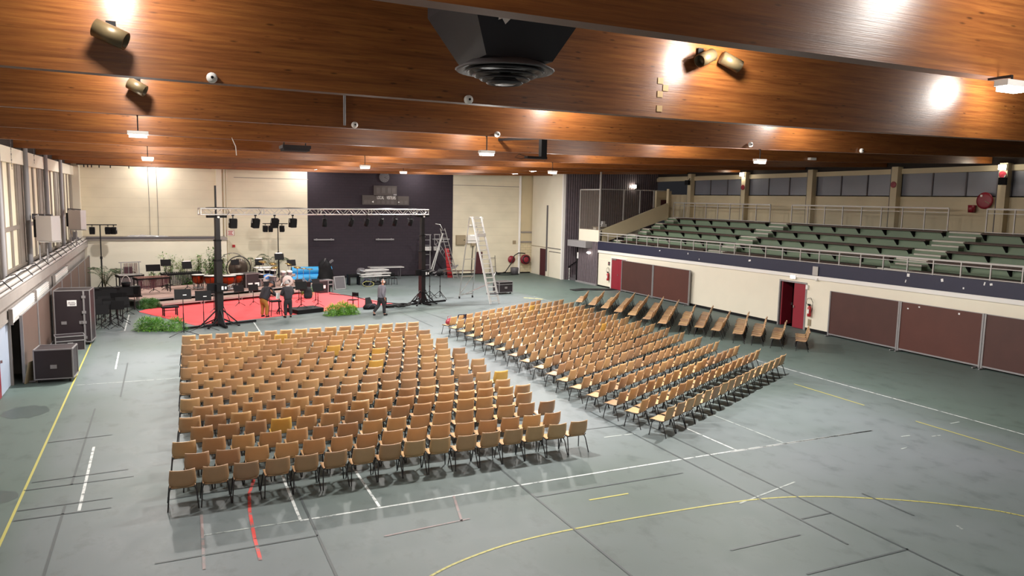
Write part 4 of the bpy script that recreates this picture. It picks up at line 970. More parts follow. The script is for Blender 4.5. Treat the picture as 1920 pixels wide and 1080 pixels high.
# ------------------------------------------------------------------ flight cases
def flight_case(label, loc, d, rz=0, castors=True, handles=1, group=None, lid=None, name='flight_case'):
    t = thing(name, label, 'flight case', loc, rz, group); w, l, h = d; z0 = .13 if castors else 0
    MB().box(-w/2,w/2,-l/2,l/2,z0,z0+h).build('body', M['case'], t)
    b = MB(); e = .035
    for x in (-w/2,w/2):
        for y in (-l/2,l/2): b.bar((x,y,z0),(x,y,z0+h),e)
        for z in (z0,z0+h): b.bar((x,-l/2,z),(x,l/2,z),e)
    for y in (-l/2,l/2):
        for z in (z0,z0+h): b.bar((-w/2,y,z),(w/2,y,z),e)
    if lid:
        for y in (-l/2,l/2): b.bar((-w/2,y,z0+lid),(w/2,y,z0+lid),e)
        for x in (-w/2,w/2): b.bar((x,-l/2,z0+lid),(x,l/2,z0+lid),e)
    b.build('edge_trim', M['galv'], t)
    for k in range(handles):
        x = w*(k+.5)/handles-w/2 if handles > 1 else 0
        MB().box(x-.09,x+.09,-l/2-.02,-l/2,z0+h*.35,z0+h*.35+.12).build('handle', M['galv'], t)
    if castors:
        for x in (-w/2+.1,w/2-.1):
            for y in (-l/2+.1,l/2-.1): MB().cyl((x-.03,y,.06),(x+.03,y,.06),.06,n=10).bar((x,y,.06),(x,y,.13),.07).build('castor', M['rubber'], t)
    return t
t = flight_case('tall black flight case with white paper, standing by the left wall',(-3.2,33.75,0),(1.22,1.0,2.02),rad(-4),True,2)
MB().box(-.17,.15,-.515,-.505,1.55,1.78).build('paper_label', M['paper'], t)
b = MB()
for z, xa, xb in ((1.70,-.13,-.05),(1.70,-.03,.1),(1.645,-.14,.12),(1.60,-.08,.1)): b.box(xa,xb,-.52,-.514,z-.014,z+.014)
b.build('grey_lines', M['grey'], t)
b = MB(); b.bar((.40,-.52,.15),(.40,-.52,2.13),.06); 
for z in (.3,.9,1.3,1.9): b.cbox((.40,-.54,z),(.14,.05,.1))
b.build('hinge_bar', M['galv'], t)
t = flight_case('large low flight case in front, at left edge near the yellow line',(-3.17,27.3,0),(1.05,.85,.92),rad(-4),True,1)
t = flight_case('small flight case between the tall case and the front low case',(-3.3,32.45,0),(.95,.6,.55),rad(10),False,1,None,.38)
tag(MB().cbox((0,0,.35),(.5,.02,.7),rad(70),0,rad(12)).build('board_offcut', M['cardtan'], None, (-3.85,27.15,0)), 'pale board leaning between barrier board and the front low case', 'board')
t = flight_case('small flight case on wheels right of the tall ladder',(19.67,43.4,0),(1.0,.75,.66),rad(8),True,1,None,.5)
MB().tube([(-.5,.2,.7),(-.52,.25,1.1),(-.42,.25,1.35)], .025, 6).build('pull_handle', M['white'], t)
t = flight_case('open-front flight case on the riser right of the kettledrums',(4.72,47.6,.4),(1.0,.8,.85),rad(28),False,0)
for x in (-.23,.23): MB().box(x-.15,x+.15,-.45,-.41,.1,.3).build('white_box', M['paper'], t)

# ------------------------------------------------------------------ carpet and risers
b = MB(); P = [(-1.2,41.75),(1.25,36.65),(11.7,40.85),(9.4,46.9),(7.5,47.2),(-.3,43.7)]
b.prism(P, .001, .014); tag(b.build('carpet', M['carpet']), 'red carpet spread on the floor in front of the risers', 'carpet')
RA = rad(26.5); D = Vector((cos(RA),sin(RA),0)); Nn = Vector((-sin(RA),cos(RA),0))
def riser(o, w, d, h, label):
    t = thing('stage_riser', label, 'stage riser', o, RA, 'risers of the stage')
    MB().box(.01,w-.01,.01,d,h-.09,h).build('deck', M['deck'], t)
    b = MB(); b.box(0,w,-.005,.012,h-.085,h-.02); b.box(-.005,.012,0,d,h-.085,h-.02); b.build('edge_trim', M['rail'], t)
    for x in (.08,w-.08):
        for y in (.1,d-.1): MB().box(x-.035,x+.035,y-.035,y+.035,0,h-.09).build('leg', M['galv'], t)
O = Vector((-.08,42.72,0)) + Nn*.02
for k in range(4): riser(O + D*2.28*k, 2.27, 1.0, .22, 'low front stage riser, %s from the left' % ORD[k])
for k in range(5): riser(O + D*(2.28*k-.95) + Nn*1.05, 2.27, 2.2, .42, 'middle stage riser behind the front ones, %s from the left' % ORD[k])
for k in range(5): riser(O + D*(2.28*k-.55) + Nn*3.3, 2.27, 2.2, .42, 'rear stage riser nearest the wall, %s from the left' % ORD[k])
# ------------------------------------------------------------------ truss, masts and lights
TA, TB_ = Vector((1.52,36.0,0)), Vector((13.56,40.4,0)); TD = (TB_-TA).normalized(); TL = (TB_-TA).length; TR = math.atan2(TD.y,TD.x)
t = thing('lighting_truss', 'long silver box truss carried across the stage by two black masts', 'truss', (TA.x,TA.y,5.04), TR)
b = MB()
for y in (-.145,.145):
    for z in (.02,.29): b.cyl((0,y,z),(TL,y,z),.026,n=8)
b.build('chord', M['alu_white'], t)
b = MB(); n = 34; s = TL/n
for k in range(n):
    x0, x1 = k*s+.03, (k+1)*s-.03; za, zb_ = (.02,.29) if k % 2 else (.29,.02)
    b.cyl((x0,-.145,za),(x1,-.145,zb_),.011,n=5,cap=False); b.cyl((x0,.145,zb_),(x1,.145,za),.011,n=5,cap=False)
    b.cyl((x0,-.145,.02),(x1,.145,.02),.010,n=5,cap=False); b.cyl((x0,.145,.29),(x1,-.145,.29),.010,n=5,cap=False)
b.build('lattice', M['alu'], t)
b = MB()
for x in (.02,2.98,6.0,9.0,12.0,TL-.02):
    for z in (.02,.29): b.bar((x,-.145,z),(x,.145,z),.03)
    for y in (-.145,.145): b.bar((x,y,.02),(x,y,.29),.03)
b.build('end_frame', M['alu'], t)
b = MB(); b.tube([(.3+.5*i,.0,.32+.015*sin(i*1.7)) for i in range(25)], .022, 5); 
for k in range(8): b.tube([(1.2+1.5*k,-.16,.3),(1.3+1.5*k,-.18,.12),(1.2+1.5*k,-.16,.0)], .012, 5)
b.build('cable', M['cable'], t)
def par(p, label, rz, tilt=.25, L=.42, r=.15, m='black', square=True, group='lanterns on the truss', drop=.12):
    """lantern hanging from p (clamp point)"""
    t = thing('stage_lantern', label, 'stage light', p, rz, group)
    MB().bar((0,0,.06),(0,0,-drop),.035).box(-.05,.05,-.03,.03,-.01,.05).build('clamp', M['blackmetal'], t)
    MB().tube([(-r-.03,0,-drop-.2),(-r-.03,0,-drop),(r+.03,0,-drop),(r+.03,0,-drop-.2)], .014, 5).build('yoke', M['alu'] if square else M['blackmetal'], t)
    Mx = Matrix.Translation((0,0,-drop-.22)) @ Matrix.Rotation(tilt,4,'X')
    b = MB()
    if square:
        q = MB().box(-r,r,-r*.8,r*.8,-L/2,L/2); b.merge(q, Mx)
        q = MB()
        for k in range(4): q.box(-r-.01,r+.01,-r*.8-.01,r*.8+.01,L/2-.1-.06*k,L/2-.08-.06*k)
        b.merge(q, Mx)
    else: b.lathe([(.001,L/2),(r*.7,L/2),(r,.0),(r,-L/2),(r-.02,-L/2),(r-.03,-L/2+.1),(.001,-L/2+.1)], Mx, 14)
    b.build('body', M[m], t)
    q = MB().box(-r*.85,r*.85,-r*.68,r*.68,-L/2-.012,-L/2-.002) if square else MB().lathe([(.001,-L/2+.09),(r-.04,-L/2+.09),(r-.04,-L/2+.08),(.001,-L/2+.08)], None, 12)
    MB().merge(q, Mx).build('lens', M['greydark'], t)
for k, s_ in enumerate([1.47,2.55,3.51,4.45]):
    p = TA + TD*s_ + Vector((TD.y,-TD.x,0))*.145; par((p.x,p.y,5.0), 'black lantern hanging from the left half of truss, %s from the left mast' % ORD[k], TR+.15*(k%2), .1+.12*(k%3))
for k, s_ in enumerate([6.2,7.75,8.7,9.6,10.5,11.55]):
    p = TA + TD*s_ + Vector((TD.y,-TD.x,0))*.145; par((p.x,p.y,5.0), 'dark lantern on the truss before the dark wall, %s from its left end' % ORD[k], TR+.3-.1*k, .5 if k else .1, .4, .12, 'black', False)
def mast(x, y, label, h=4.98, winch=True, spread=1.75):
    t = thing('lifting_mast', label, 'mast', (x,y,0), TR, 'lifting masts of the truss')
    MB().box(-.14,.14,-.14,.14,.08,3.0).box(-.115,.115,-.115,.115,3.0,3.9).box(-.095,.095,-.095,.095,3.9,h).build('mast_column', M['blackmetal'], t)
    MB().box(-.16,.16,-.16,.16,2.97,3.05).box(-.13,.13,-.13,.13,3.87,3.94).build('collar', M['black'], t)
    MB().box(-.45,.42,-.1,.1,h-.06,h+.04).build('fork', M['black'], t)
    MB().cyl((0,-.13,h-.03),(0,-.18,h-.03),.05,n=10).build('pulley', M['white'], t)
    for s in (-1,1): MB().bar((s*.1,0,.07),(s*spread,s*.02,.07),.1,.09).build('leg', M['black'], t)
    for s in (-1,1): MB().bar((0,s*.1,.07),(s*.05,s*.85,.07),.1,.09).build('leg', M['black'], t)
    for sx, sy in ((1,0),(-1,0),(0,1),(0,-1)):
        MB().bar((sx*.13,sy*.13,.75),(sx*.85,sy*.6+.02,.1),.05).build('brace', M['blackmetal'], t)
    for sx, sy in ((.7,-.45),(-.7,-.45),(.75,.4),(-.7,.45)):
        MB().bar((sx*.15,sy*.15,.35),(sx,sy,.03),.05).cyl((sx,sy,0),(sx,sy,.06),.06,n=8).build('outrigger', M['black'], t)
    w = MB().box(-.24,.24,-.36,-.12,1.62,1.95).build('winch', M['black'], t)
    MB().bar((.2,-.25,1.8),(.55,-.28,1.92),.04).bar((.55,-.28,1.92),(.55,-.42,1.92),.035).build('crank', M['galv'], w)
    MB().box(-.03,.06,-.37,-.36,1.7,1.86).box(.12,.2,-.37,-.36,1.72,1.84).build('label_plate', M['paper'], t)
    MB().box(-.6,.0,-.2,-.15,1.66,2.0).build('side_panel', M['black'], t)
    MB().tube([(.16,.0,3.0),(.2,.02,1.8),(.18,-.02,.9),(.4,-.3,.12),(.7,-.5,.03)], .02, 5).build('cable', M['cable'], t)
    return t
m1 = mast(2.26,36.15,'black lifting mast carrying the left end of the truss')
MB().cyl((0.02,.15,h0:=4.9),(0.02,.15,6.35),.045,n=8).build('top_tube', M['blackmetal'], m1)
mast(13.24,40.28,'black lifting mast carrying the right end of the truss')
def tripod(name, label, cat, x, y, h, z=0, spread=.8, r=.03, group=None, rz=.4):
    t = thing(name, label, cat, (x,y,z), rz, group)
    MB().cyl((0,0,.12),(0,0,h*.5),r,n=8).cyl((0,0,h*.5),(0,0,h),r*.75,n=8).cyl((0,0,h*.48),(0,0,h*.52),r*1.5,n=8).build('pole', M['blackmetal'], t)
    for k in range(3):
        a = k*2*PI/3; c, s_ = cos(a)*spread, sin(a)*spread
        MB().bar((0,0,h*.02+spread*.75),(c,s_,.015),.028).bar((0,0,.18),(c*.5,s_*.5,spread*.38),.018).build('leg', M['blackmetal'], t)
    return t
def light_stand(x, y, h, label, bar, lights, rz=0, labs=()):
    t = tripod('light_stand', label, 'light stand', x, y, h, 0, .75, .045)
    t.rotation_euler = (0,0,rz); MB().cyl((bar[0],0,h-.03),(bar[1],0,h-.03),.03,n=8).build('crossbar', M['blackmetal'], t)
    for k, lx in enumerate(lights):
        par((x+lx*cos(rz),y+lx*sin(rz),h-.06), labs[k], rz+.1-.25*k, .15, .4, .145, 'black', True, None, .1)
light_stand(-3.35,51.3,4.02,'black light stand with three lanterns in the far left corner',(-.78,.9),(-.42,.42,.72),0,
    ('black lantern on the corner light stand, left of its pole','black lantern on the corner light stand, middle one','black lantern on the corner light stand, right end'))
light_stand(7.22,53.4,4.06,'black light stand with three lanterns behind the drum kit',(-1.0,.65),(-.83,-.48,.27),0,
    ('black lantern on the stand behind drum kit, left end','black lantern on the stand behind drum kit, second from left','black lantern on the stand behind drum kit, right of its pole'))

# ------------------------------------------------------------------ music stands
def music_stand(x, y, h, label, z=0, face=0, dw=.52, dh=.36, group='black music stands', spread=.32, tilt=.28):
    t = thing('music_stand', label, 'music stand', (x,y,z), face, group)
    MB().cyl((0,0,.1),(0,0,h-.1),.016,n=6).cyl((0,0,.1),(0,0,h*.55),.022,n=6).build('pole', M['blackmetal'], t)
    Mx = Matrix.Translation((0,-.02,h)) @ Matrix.Rotation(-tilt,4,'X')
    b = MB(); b.merge(MB().box(-dw/2,dw/2,-.006,.006,-dh*.4,dh*.6), Mx); b.build('desk', M['black'], t)
    MB().merge(MB().box(-dw/2,dw/2,-.006,.07,-dh*.4-.01,-dh*.4+.005), Mx).build('lip', M['black'], t)
    for k in range(3):
        a = PI/2+k*2*PI/3; MB().bar((0,0,.2),(cos(a)*spread,sin(a)*spread,.012),.02).build('leg', M['blackmetal'], t)
    return t
SB = 'music stand before the front risers'
for n, (x, y, h, lab, z, f, dw, dh) in enumerate([
    (.72,34.25,1.72,'wide black music stand on tall tripod, left of the left mast',0,.1,.66,.42),
    (1.56,35.3,1.5,'wide black music stand on tall tripod, just left of the left mast',0,0,.66,.42),
    (3.66,42.5,.92,'low black music stand on the carpet right of the left mast',0,.3,.55,.34),
    (4.42,42.7,.92,'low black music stand on the carpet left of the men',0,.3,.55,.34),
    (2.3,40.6,1.1,'black music stand on the carpet hidden behind the left mast',0,.3,.5,.34),
    (6.42,39.35,1.12,'black music stand on the podium, left one',.22,.2,.62,.4),
    (7.3,39.5,.98,'black music stand on the podium, right one',.22,.25,.62,.4),
    (7.75,42.6,1.15,'black music stand on the carpet behind the podium',0,.5,.5,.34),
    (6.9,43.0,1.1,'black music stand on the carpet behind the man in black',0,.5,.5,.34),
    (5.35,43.4,.98,'black music stand between the two men at back',0,.4,.7,.36),
    (-.5,46.3,1.35,'black music stand on riser behind the xylophone, left one',.42,.2,.75,.36),
    (.15,47.2,1.55,'black music stand on riser behind the xylophone, tallest',.42,.1,.55,.36),
    (1.25,47.0,1.4,'black music stand with white sheets, left of the kettledrums',.42,.35,.55,.4),
    (3.9,47.4,1.5,'black music stand behind the kettledrums, beside left mast',.42,.3,.5,.3),
    (5.45,48.9,1.35,'black music stand on riser left of the drum kit',.42,.3,.55,.38),
    (6.75,49.6,1.62,'black music stand on riser behind the drum kit, tallest',.42,.2,.6,.38),
    (7.35,48.6,1.3,'black music stand on riser right of the drum kit',.42,.3,.58,.38),
    (-2.2,37.2,.98,'black stand of the parked cluster, first beside tall flight case',0,.3,.5,.36),
    (-1.86,36.9,1.0,'black stand of the parked cluster, nearest the left yellow line',0,-.2,.55,.36),
    (-1.72,37.9,1.05,'black stand of the parked cluster, right of the nearest one',0,.15,.55,.36),
    (-2.45,38.2,1.08,'black stand of the parked cluster, behind the first two',0,.4,.55,.36),
    (-2.0,38.9,1.12,'black stand of the parked cluster, in its middle',0,-.3,.55,.36),
    (-2.6,39.6,1.1,'black stand of the parked cluster, far left of it',0,.2,.55,.36),
    (-2.1,40.2,1.1,'black stand of the parked cluster, back row middle',0,.1,.55,.36),
    (-1.65,41.0,1.1,'black stand of the parked cluster, far right of it',0,.2,.6,.4),
    (-2.75,37.4,1.02,'black stand of the parked cluster, tight against the tall flight case',0,.5,.6,.42),
    (-2.5,36.75,.85,'low black stand of the parked cluster, nearest the camera',0,.1,.6,.42),
    (-2.2,38.0,.95,'black stand of the parked cluster, third row back',0,-.1,.62,.42),
    (-2.75,38.9,1.2,'tall black stand of the parked cluster, beside the left boards',0,.2,.62,.42),
    (-2.3,39.5,1.2,'tall black stand of the parked cluster, behind its middle',0,.3,.62,.42),
    (-1.9,39.7,1.0,'black stand of the parked cluster, right side of fourth row',0,-.2,.62,.42),
    (-2.5,40.8,1.15,'black stand of the parked cluster, before the black cart',0,.1,.62,.42),
    (-1.75,38.6,.85,'low black stand of the parked cluster, right side of third row',0,.3,.6,.42),
    (-1.35,41.9,1.05,'black stand left of the dark fern by the carpet corner',0,-.4,.5,.36)]):
    st = music_stand(x, y, h, lab, z, f, dw, dh, None, .7 if n < 2 else .32)
    if n < 2:
        MB().merge(MB().box(.0,.14,-.02,-.008,-.02,.01), Matrix.Translation((0,-.02,h)) @ Matrix.Rotation(-.28,4,'X')).build('label_strip', M['paper'], st)
    if n in (12,14,15):
        Mx = Matrix.Translation((0,-.02,h)) @ Matrix.Rotation(-.28,4,'X')
        MB().merge(MB().box(-.2,.22,.006,.012,-.1,.3), Mx).build('sheet_music', M['paper'], st)
t = thing('equipment_cart', 'long black low cart behind the parked music stands', 'cart', (-2.2,43.0,0), .25)
MB().box(-1.1,1.1,-.25,.25,.65,1.15).build('body', M['black'], t); MB().box(-1.15,1.15,-.3,.3,.6,.65).build('deck', M['black'], t)
for x in (-1,1):
    for y in (-.2,.2): MB().box(x-.03,x+.03,y-.03,y+.03,0,.6).build('leg', M['galv'], t)
t = thing('basket', 'small dark basket with pale hoop handle on the cart', 'basket', (-1.75,43.1,1.15)); MB().lathe([(.001,0),(.18,0),(.22,.22),(.2,.22),(.16,.02),(.001,.02)], None, 14).build('bowl', M['black'], t); MB().tube([(.2*cos(a),0,.2+.35*sin(a)) for a in [i*PI/10 for i in range(11)]], .012, 5).build('hoop_handle', M['white'], t)

# ------------------------------------------------------------------ percussion
def frame_legs(t, w0, w1, l, h, m):
    for s, w in ((-1,w0),(1,w1)):
        for sg in (-1,1): MB().bar((s*l/2,sg*w/2,h),(s*l/2,sg*w/2,.06),.045).build('leg', m, t)
        MB().bar((s*l/2,-w/2,.3),(s*l/2,w/2,.3),.035).build('crossbar', m, t)
def keyboard(label, loc, rz, L, m_bar, m_res, name, cat):
    t = thing(name, label, cat, loc, rz)
    for row, (yb, z) in enumerate(((-.12,.9),(.2,.93))):
        b = MB(); n = 22 if row == 0 else 18
        for k in range(n):
            f = k/(n-1); ln = .42-.2*f; x = -L/2+.05+(L-.1)*f
            b.box(x-.027,x+.027,yb-ln/2,yb+ln/2,z,z+.02)
        b.build('bar_row', m_bar, t)
    b = MB()
    for k in range(22):
        f = k/21; x = -L/2+.05+(L-.1)*f; ln = .62-.42*abs(f-.35); b.cyl((x,-.14,.86),(x,-.14,.86-max(.18,ln)),.03,n=8)
    b.build('resonator_row', m_res, t)
    MB().box(-L/2,L/2,-.33,-.30,.82,.89).box(-L/2,L/2,.36,.39,.82,.89).box(-L/2-.03,-L/2,-.36,.42,.8,.92).box(L/2,L/2+.03,-.25,.3,.8,.92).build('frame', M['black'], t)
    frame_legs(t, .62, .4, L-.02, .82, M['black'])
    return t
keyboard('rosewood xylophone with hanging resonator tubes, front left of the riser', (-.55,45.75,.42), .33, 1.75, M['rosewood'], M['resonator'], 'xylophone', 'xylophone')
keyboard('silver vibraphone on riser left of and behind the xylophone', (-1.7,47.3,.42), .3, 1.3, M['alu'], M['galv'], 'vibraphone', 'vibraphone')
keyboard('dark keyboard percussion behind the xylophone, toward the kettledrums', (1.0,47.9,.42), .35, 2.1, M['black'], M['greydark'], 'marimba', 'marimba')
t = thing('tubular_bells', 'tubular bells in tall steel frame on the riser at left', 'tubular bells', (-1.75,49.2,.42), .3)
b = MB(); 
for x in (-.48,.48): b.bar((x,0,0),(x,0,1.45),.045).bar((x,-.3,.05),(x,.3,.05),.05)
b.bar((-.6,0,1.47),(.6,0,1.47),.05).bar((-.48,0,.5),(.48,0,.5),.04); b.build('frame', M['galv'], t)
for k in range(12):
    x = -.36+.065*k; MB().cyl((x,-.05,1.42),(x,-.05,.25+.04*k),.02,n=8).build('tube', M['resonator'] if k%4 else M['alu'], t)
MB().box(-.38,.1,.0,.02,.45,1.2).build('damper_panel', M['greydark'], t)
def timpani(x, y, d, label):
    t = thing('kettledrum', label, 'kettledrum', (x,y,.42), 0, 'copper kettledrums'); r = d/2
    b = MB(); b.lathe([(.001,.3),(r*.35,.31),(r*.7,.38),(r*.92,.52),(r,.72),(r,.82)], None, 22); b.build('bowl', M['copper'], t)
    MB().lathe([(r+.0,.80),(r+.03,.80),(r+.03,.86),(r,.86)], None, 22).build('hoop', M['black'], t)
    MB().lathe([(r+.01,.855),(r*.97,.868),(.001,.87)], None, 22).build('drum_head', M['drumhead'], t)
    for k in range(6):
        a = k*PI/3+.3; c, s = cos(a), sin(a); MB().bar(((r+.04)*c,(r+.04)*s,.84),((r*.75)*c,(r*.75)*s,.28),.025).bar((r*.75*c,r*.75*s,.28),(r*.8*c,r*.8*s,.0),.03).build('strut', M['blackmetal'], t)
    MB().lathe([(.001,.08),(r*.8,.08),(r*.8,.13),(.001,.13)], None, 16).cyl((0,0,.1),(0,0,.32),.05).build('base', M['galv'], t)
    MB().box(-.06,.06,-r*.9,-r*.5,.06,.12).build('pedal', M['galv'], t)
timpani(1.85,47.1,.74,'copper kettledrum, leftmost and farthest of the four')
timpani(2.52,46.35,.82,'copper kettledrum, second from left, just left of the mast')
timpani(3.42,46.2,.86,'copper kettledrum, hidden partly behind the left mast')
timpani(3.95,46.95,.78,'copper kettledrum, rightmost of the four, beside the flight case')
t = thing('gong', 'large bronze gong hanging in a round black stand', 'gong', (4.25,49.1,.42), .25)
Rg = Matrix.Translation((0,0,1.0)) @ Matrix.Rotation(PI/2,4,'X')
MB().lathe([(.001,.035),(.11,.03),(.15,.008),(.36,.004),(.56,.0),(.6,-.05),(.585,-.05),(.55,-.015),(.001,-.008)], Rg, 30).build('gong_disc', M['bronze'], t)
MB().tube([(.74*cos(a),0,1.0+.74*sin(a)) for a in [2*PI*i/36 for i in range(36)]], .03, 8, closed=True).build('ring_frame', M['blackmetal'], t)
for s in (-1,1): MB().bar((s*.55,0,.5),(s*.72,0,0),.05).bar((s*.72,-.35,.03),(s*.72,.35,.03),.05).build('leg', M['blackmetal'], t)
MB().tube([(-.2,0,1.46),(-.15,0,1.7)], .01, 4).tube([(.2,0,1.46),(.15,0,1.7)], .01, 4).build('cord', M['paper'], t)
tag(MB().tube([(.85*cos(a),.0,1.05+.85*sin(a)) for a in [PI*i/20-.1 for i in range(22)]], .02, 6).bar((-.85,0,.95),(-.9,0,0),.04).bar((.85,0,.95),(.9,0,0),.04).build('arch_frame', M['greydark'], None, (3.95,49.8,.42)), 'thin dark arched frame standing behind the gong', 'frame')
def drum(t, name, x, y, z, r, h, m, rx=0, rz=0, head='drumhead'):
    Mx = Matrix.Translation((x,y,z)) @ Matrix.Rotation(rz,4,'Z') @ Matrix.Rotation(rx,4,'X')
    p = MB().lathe([(r,-h/2),(r,h/2)], Mx, 20).build(name, m, t)
    MB().lathe([(.001,h/2+.002),(r,h/2),(r+.012,h/2-.01),(r+.012,h/2-.03),(r,h/2-.03)], Mx, 20).build('drum_head', M[head], p)
    MB().lathe([(.001,-h/2-.002),(r,-h/2),(r+.012,-h/2+.01),(r+.012,-h/2+.03),(r,-h/2+.03)], Mx, 20).build('drum_head', M[head], p)
    return p
t = thing('drum_kit', 'drum kit with pale bass drum facing the hall, on the riser', 'drum kit', (6.9,47.6,.42), .2)
drum(t,'bass_drum',0,0,.33,.32,.42,M['galv'],PI/2); MB().lathe([(.001,.24),(.11,.24),(.11,.215),(.001,.215)], Matrix.Translation((.05,0,.30)) @ Matrix.Rotation(PI/2,4,'X'), 14).build('port_hole', M['greydark'], t)
drum(t,'tom',-.2,.05,.78,.16,.24,M['galv'],.35); drum(t,'tom',.2,.05,.78,.17,.26,M['galv'],.35); drum(t,'floor_tom',-.75,.3,.4,.21,.42,M['greydark']); drum(t,'snare_drum',.55,.45,.6,.18,.15,M['alu'])
for k, (x, y, z) in enumerate([(-.7,.1,1.15),(.75,.15,1.1),(.35,.6,1.3)]):
    c = MB().lathe([(.001,.03),(.05,.02),(.22,-.01),(.001,.0)], Matrix.Translation((x,y,z)) @ Matrix.Rotation(.2*(k-1),4,'Y') @ Matrix.Rotation(.25,4,'X'), 18).build('cymbal', M['cymbal'], t)
    MB().cyl((x,y,0.1),(x,y,z),.014,n=6).bar((x,y,.3),(x+.25,y,.0),.02).bar((x,y,.3),(x-.2,y+.15,.0),.02).bar((x,y,.3),(x-.1,y-.2,.0),.02).build('cymbal_stand', M['alu'], c)
for s in (-1,1): MB().bar((s*.25,-.1,.3),(s*.42,-.22,0),.025).build('spur', M['alu'], t)
t = thing('drum_kit', 'drum set with blue covered drum left of the pale bass drum', 'drum kit', (5.85,48.0,.42), .2)
drum(t,'bass_drum',0,0,.32,.36,.4,M['greydark'],PI/2); MB().lathe([(.001,.5),(.26,.44),(.38,.3),(.39,.2)], Matrix.Translation((0,0,.22)) @ Matrix.Diagonal((1,.65,1,1)), 18).build('blue_cover', M['bluecloth'], t)
drum(t,'tom',-.35,.25,.85,.16,.26,M['black'],.2); drum(t,'tom',.05,.3,.85,.16,.26,M['black'],.2); drum(t,'tom',.42,.3,.8,.18,.28,M['black'],.2)
for k, (x, y, z) in enumerate([(-.15,.5,1.45),(.5,.55,1.3)]):
    c = MB().lathe([(.001,.02),(.24,-.01),(.001,.0)], Matrix.Translation((x,y,z)) @ Matrix.Rotation(.3,4,'X'), 18).build('cymbal', M['cymbal'], t)
    MB().cyl((x,y,0.05),(x,y,z),.014,n=6).bar((x,y,.3),(x+.25,y,.0),.02).bar((x,y,.3),(x-.2,y+.15,.0),.02).build('cymbal_stand', M['alu'], c)
t = thing('percussion_table', 'small table with white top and small percussion behind drums', 'table', (5.9,49.6,.42), .3)
MB().box(-.65,.65,-.3,.3,.95,1.0).build('table_top', M['paper'], t)
for x in (-.55,.55):
    for y in (-.25,.25): MB().bar((x,y,.95),(x,y,0),.03).build('leg', M['blackmetal'], t)
for k in range(3):
    x, y = (8.05,8.35,7.75)[k], (48.4,47.9,48.9)[k]
    t = thing('cymbal_stand', ['cymbal on chrome stand right of the drum kit, nearest the blue mats','cymbal on chrome stand right of the drum kit, nearest the hall','cymbal on chrome stand right of the drum kit, rearmost'][k], 'cymbal stand', (x,y,.42))
    MB().cyl((0,0,.1),(0,0,1.0),.013,n=6).build('pole', M['alu'], t); MB().lathe([(.001,1.03),(.2,.99),(.001,1.0)], Matrix.Rotation(.12,4,'X'), 16).build('cymbal', M['cymbal'], t)
    for j in range(3): a = j*2.09; MB().bar((0,0,.4),(.28*cos(a),.28*sin(a),0),.018).build('leg', M['alu'], t)
t = thing('drum', 'small black drum on stand left of the blue covered drum', 'drum', (5.35,47.6,.42)); drum(t,'shell',0,0,.62,.2,.3,M['black'])
for j in range(3): a = j*2.09; MB().bar((0,0,.5),(.25*cos(a),.25*sin(a),0),.02).build('leg', M['alu'], t)

# ------------------------------------------------------------------ right part of the stage
for k, (z, r) in enumerate([(.3,.3),(.83,.25)]):
    tag(MB().cyl((8.0,52.75+.12*k,z),(10.75,52.95+.12*k,z),r,n=24).build('rolled_mat', M['blue']), ['blue rolled mat on floor behind the stage, lower one','blue rolled mat lying on top of another, upper one'][k], 'mat')
tag(MB().cyl((6.9,52.3,.2),(8.2,52.5,.2),.2,n=18).build('rolled_mat', M['blue']), 'small blue rolled mat behind the drum kit', 'mat')
t = thing('amplifier_case', 'open black case with silver edges at right end of the risers', 'flight case', (9.05,46.95,0), .3); MB().box(-.45,.1,-.3,.4,0,.8).build('body', M['case'], t); MB().box(.1,.5,-.3,.35,.74,.8).box(.1,.16,-.32,-.26,0,.8).box(.44,.5,-.32,-.26,0,.8).box(.1,.5,-.32,-.28,.5,.56).box(-.45,.5,-.31,-.27,.76,.81).build('edge_trim', M['galv'], t); MB().cyl((.3,-.1,.0),(.3,-.1,.32),.07).build('bottle', M['black'], t); MB().box(-.2,-.05,-.32,-.3,.3,.5).build('white_panel', M['paper'], t)
t = thing('stage_monitor', 'grey panel in a pale frame leaning beside the covered trolley', 'loudspeaker', (10.4,48.4,0), .35); Mx = Matrix.Rotation(-.22,4,'X'); MB().merge(MB().box(-.36,.36,0,.1,0,.8),Mx).build('panel', M['greydark'], t); MB().merge(MB().box(-.4,-.35,-.02,.1,0,.84).box(.35,.4,-.02,.1,0,.84).box(-.4,.4,-.02,.1,.8,.85).box(-.4,.4,-.02,.1,0,.05),Mx).build('frame', M['galv'], t)
t = thing('covered_trolley', 'tall pile of equipment under a black cover beside blue mats', 'trolley', (9.75,50.0,0), .3)
P = []; 
for i in range(9):
    z = 1.75*i/8; P.append([((.62-.28*z/1.75+.06*sin(5*a+i))*cos(a)*(1 if i < 8 else .3), (.5-.15*z/1.75+.05*cos(4*a+i))*sin(a)*(1 if i < 8 else .3), z+.12*sin(3*a)*(i>5)) for a in [2*PI*j/20 for j in range(21)]])
MB().grid(P).build('cover', M['black'], t); MB().bar((.2,0,1.5),(.55,0,1.75),.12).bar((-.3,.1,1.3),(.1,.1,1.85),.1).build('poking_bars', M['greydark'], t)
t = thing('folding_table', 'pale folding table against the dark back wall', 'table', (14.9,53.9,0)); MB().box(-1.25,1.3,-.4,.4,.83,.88).build('table_top', M['alu_white'], t)
for x in (-.95,1.05): MB().bar((x,-.3,.83),(x,-.3,0),.03).bar((x,.3,.83),(x,.3,0),.03).bar((x,-.3,.2),(x,.3,.2),.025).build('leg', M['greydark'], t)
t = thing('folded_scaffold', 'stack of folded silver scaffold frames on a dark trolley', 'scaffold', (13.1,50.3,0), .12)
MB().box(-.75,.75,-.4,.4,.15,.22).build('trolley_deck', M['black'], t)
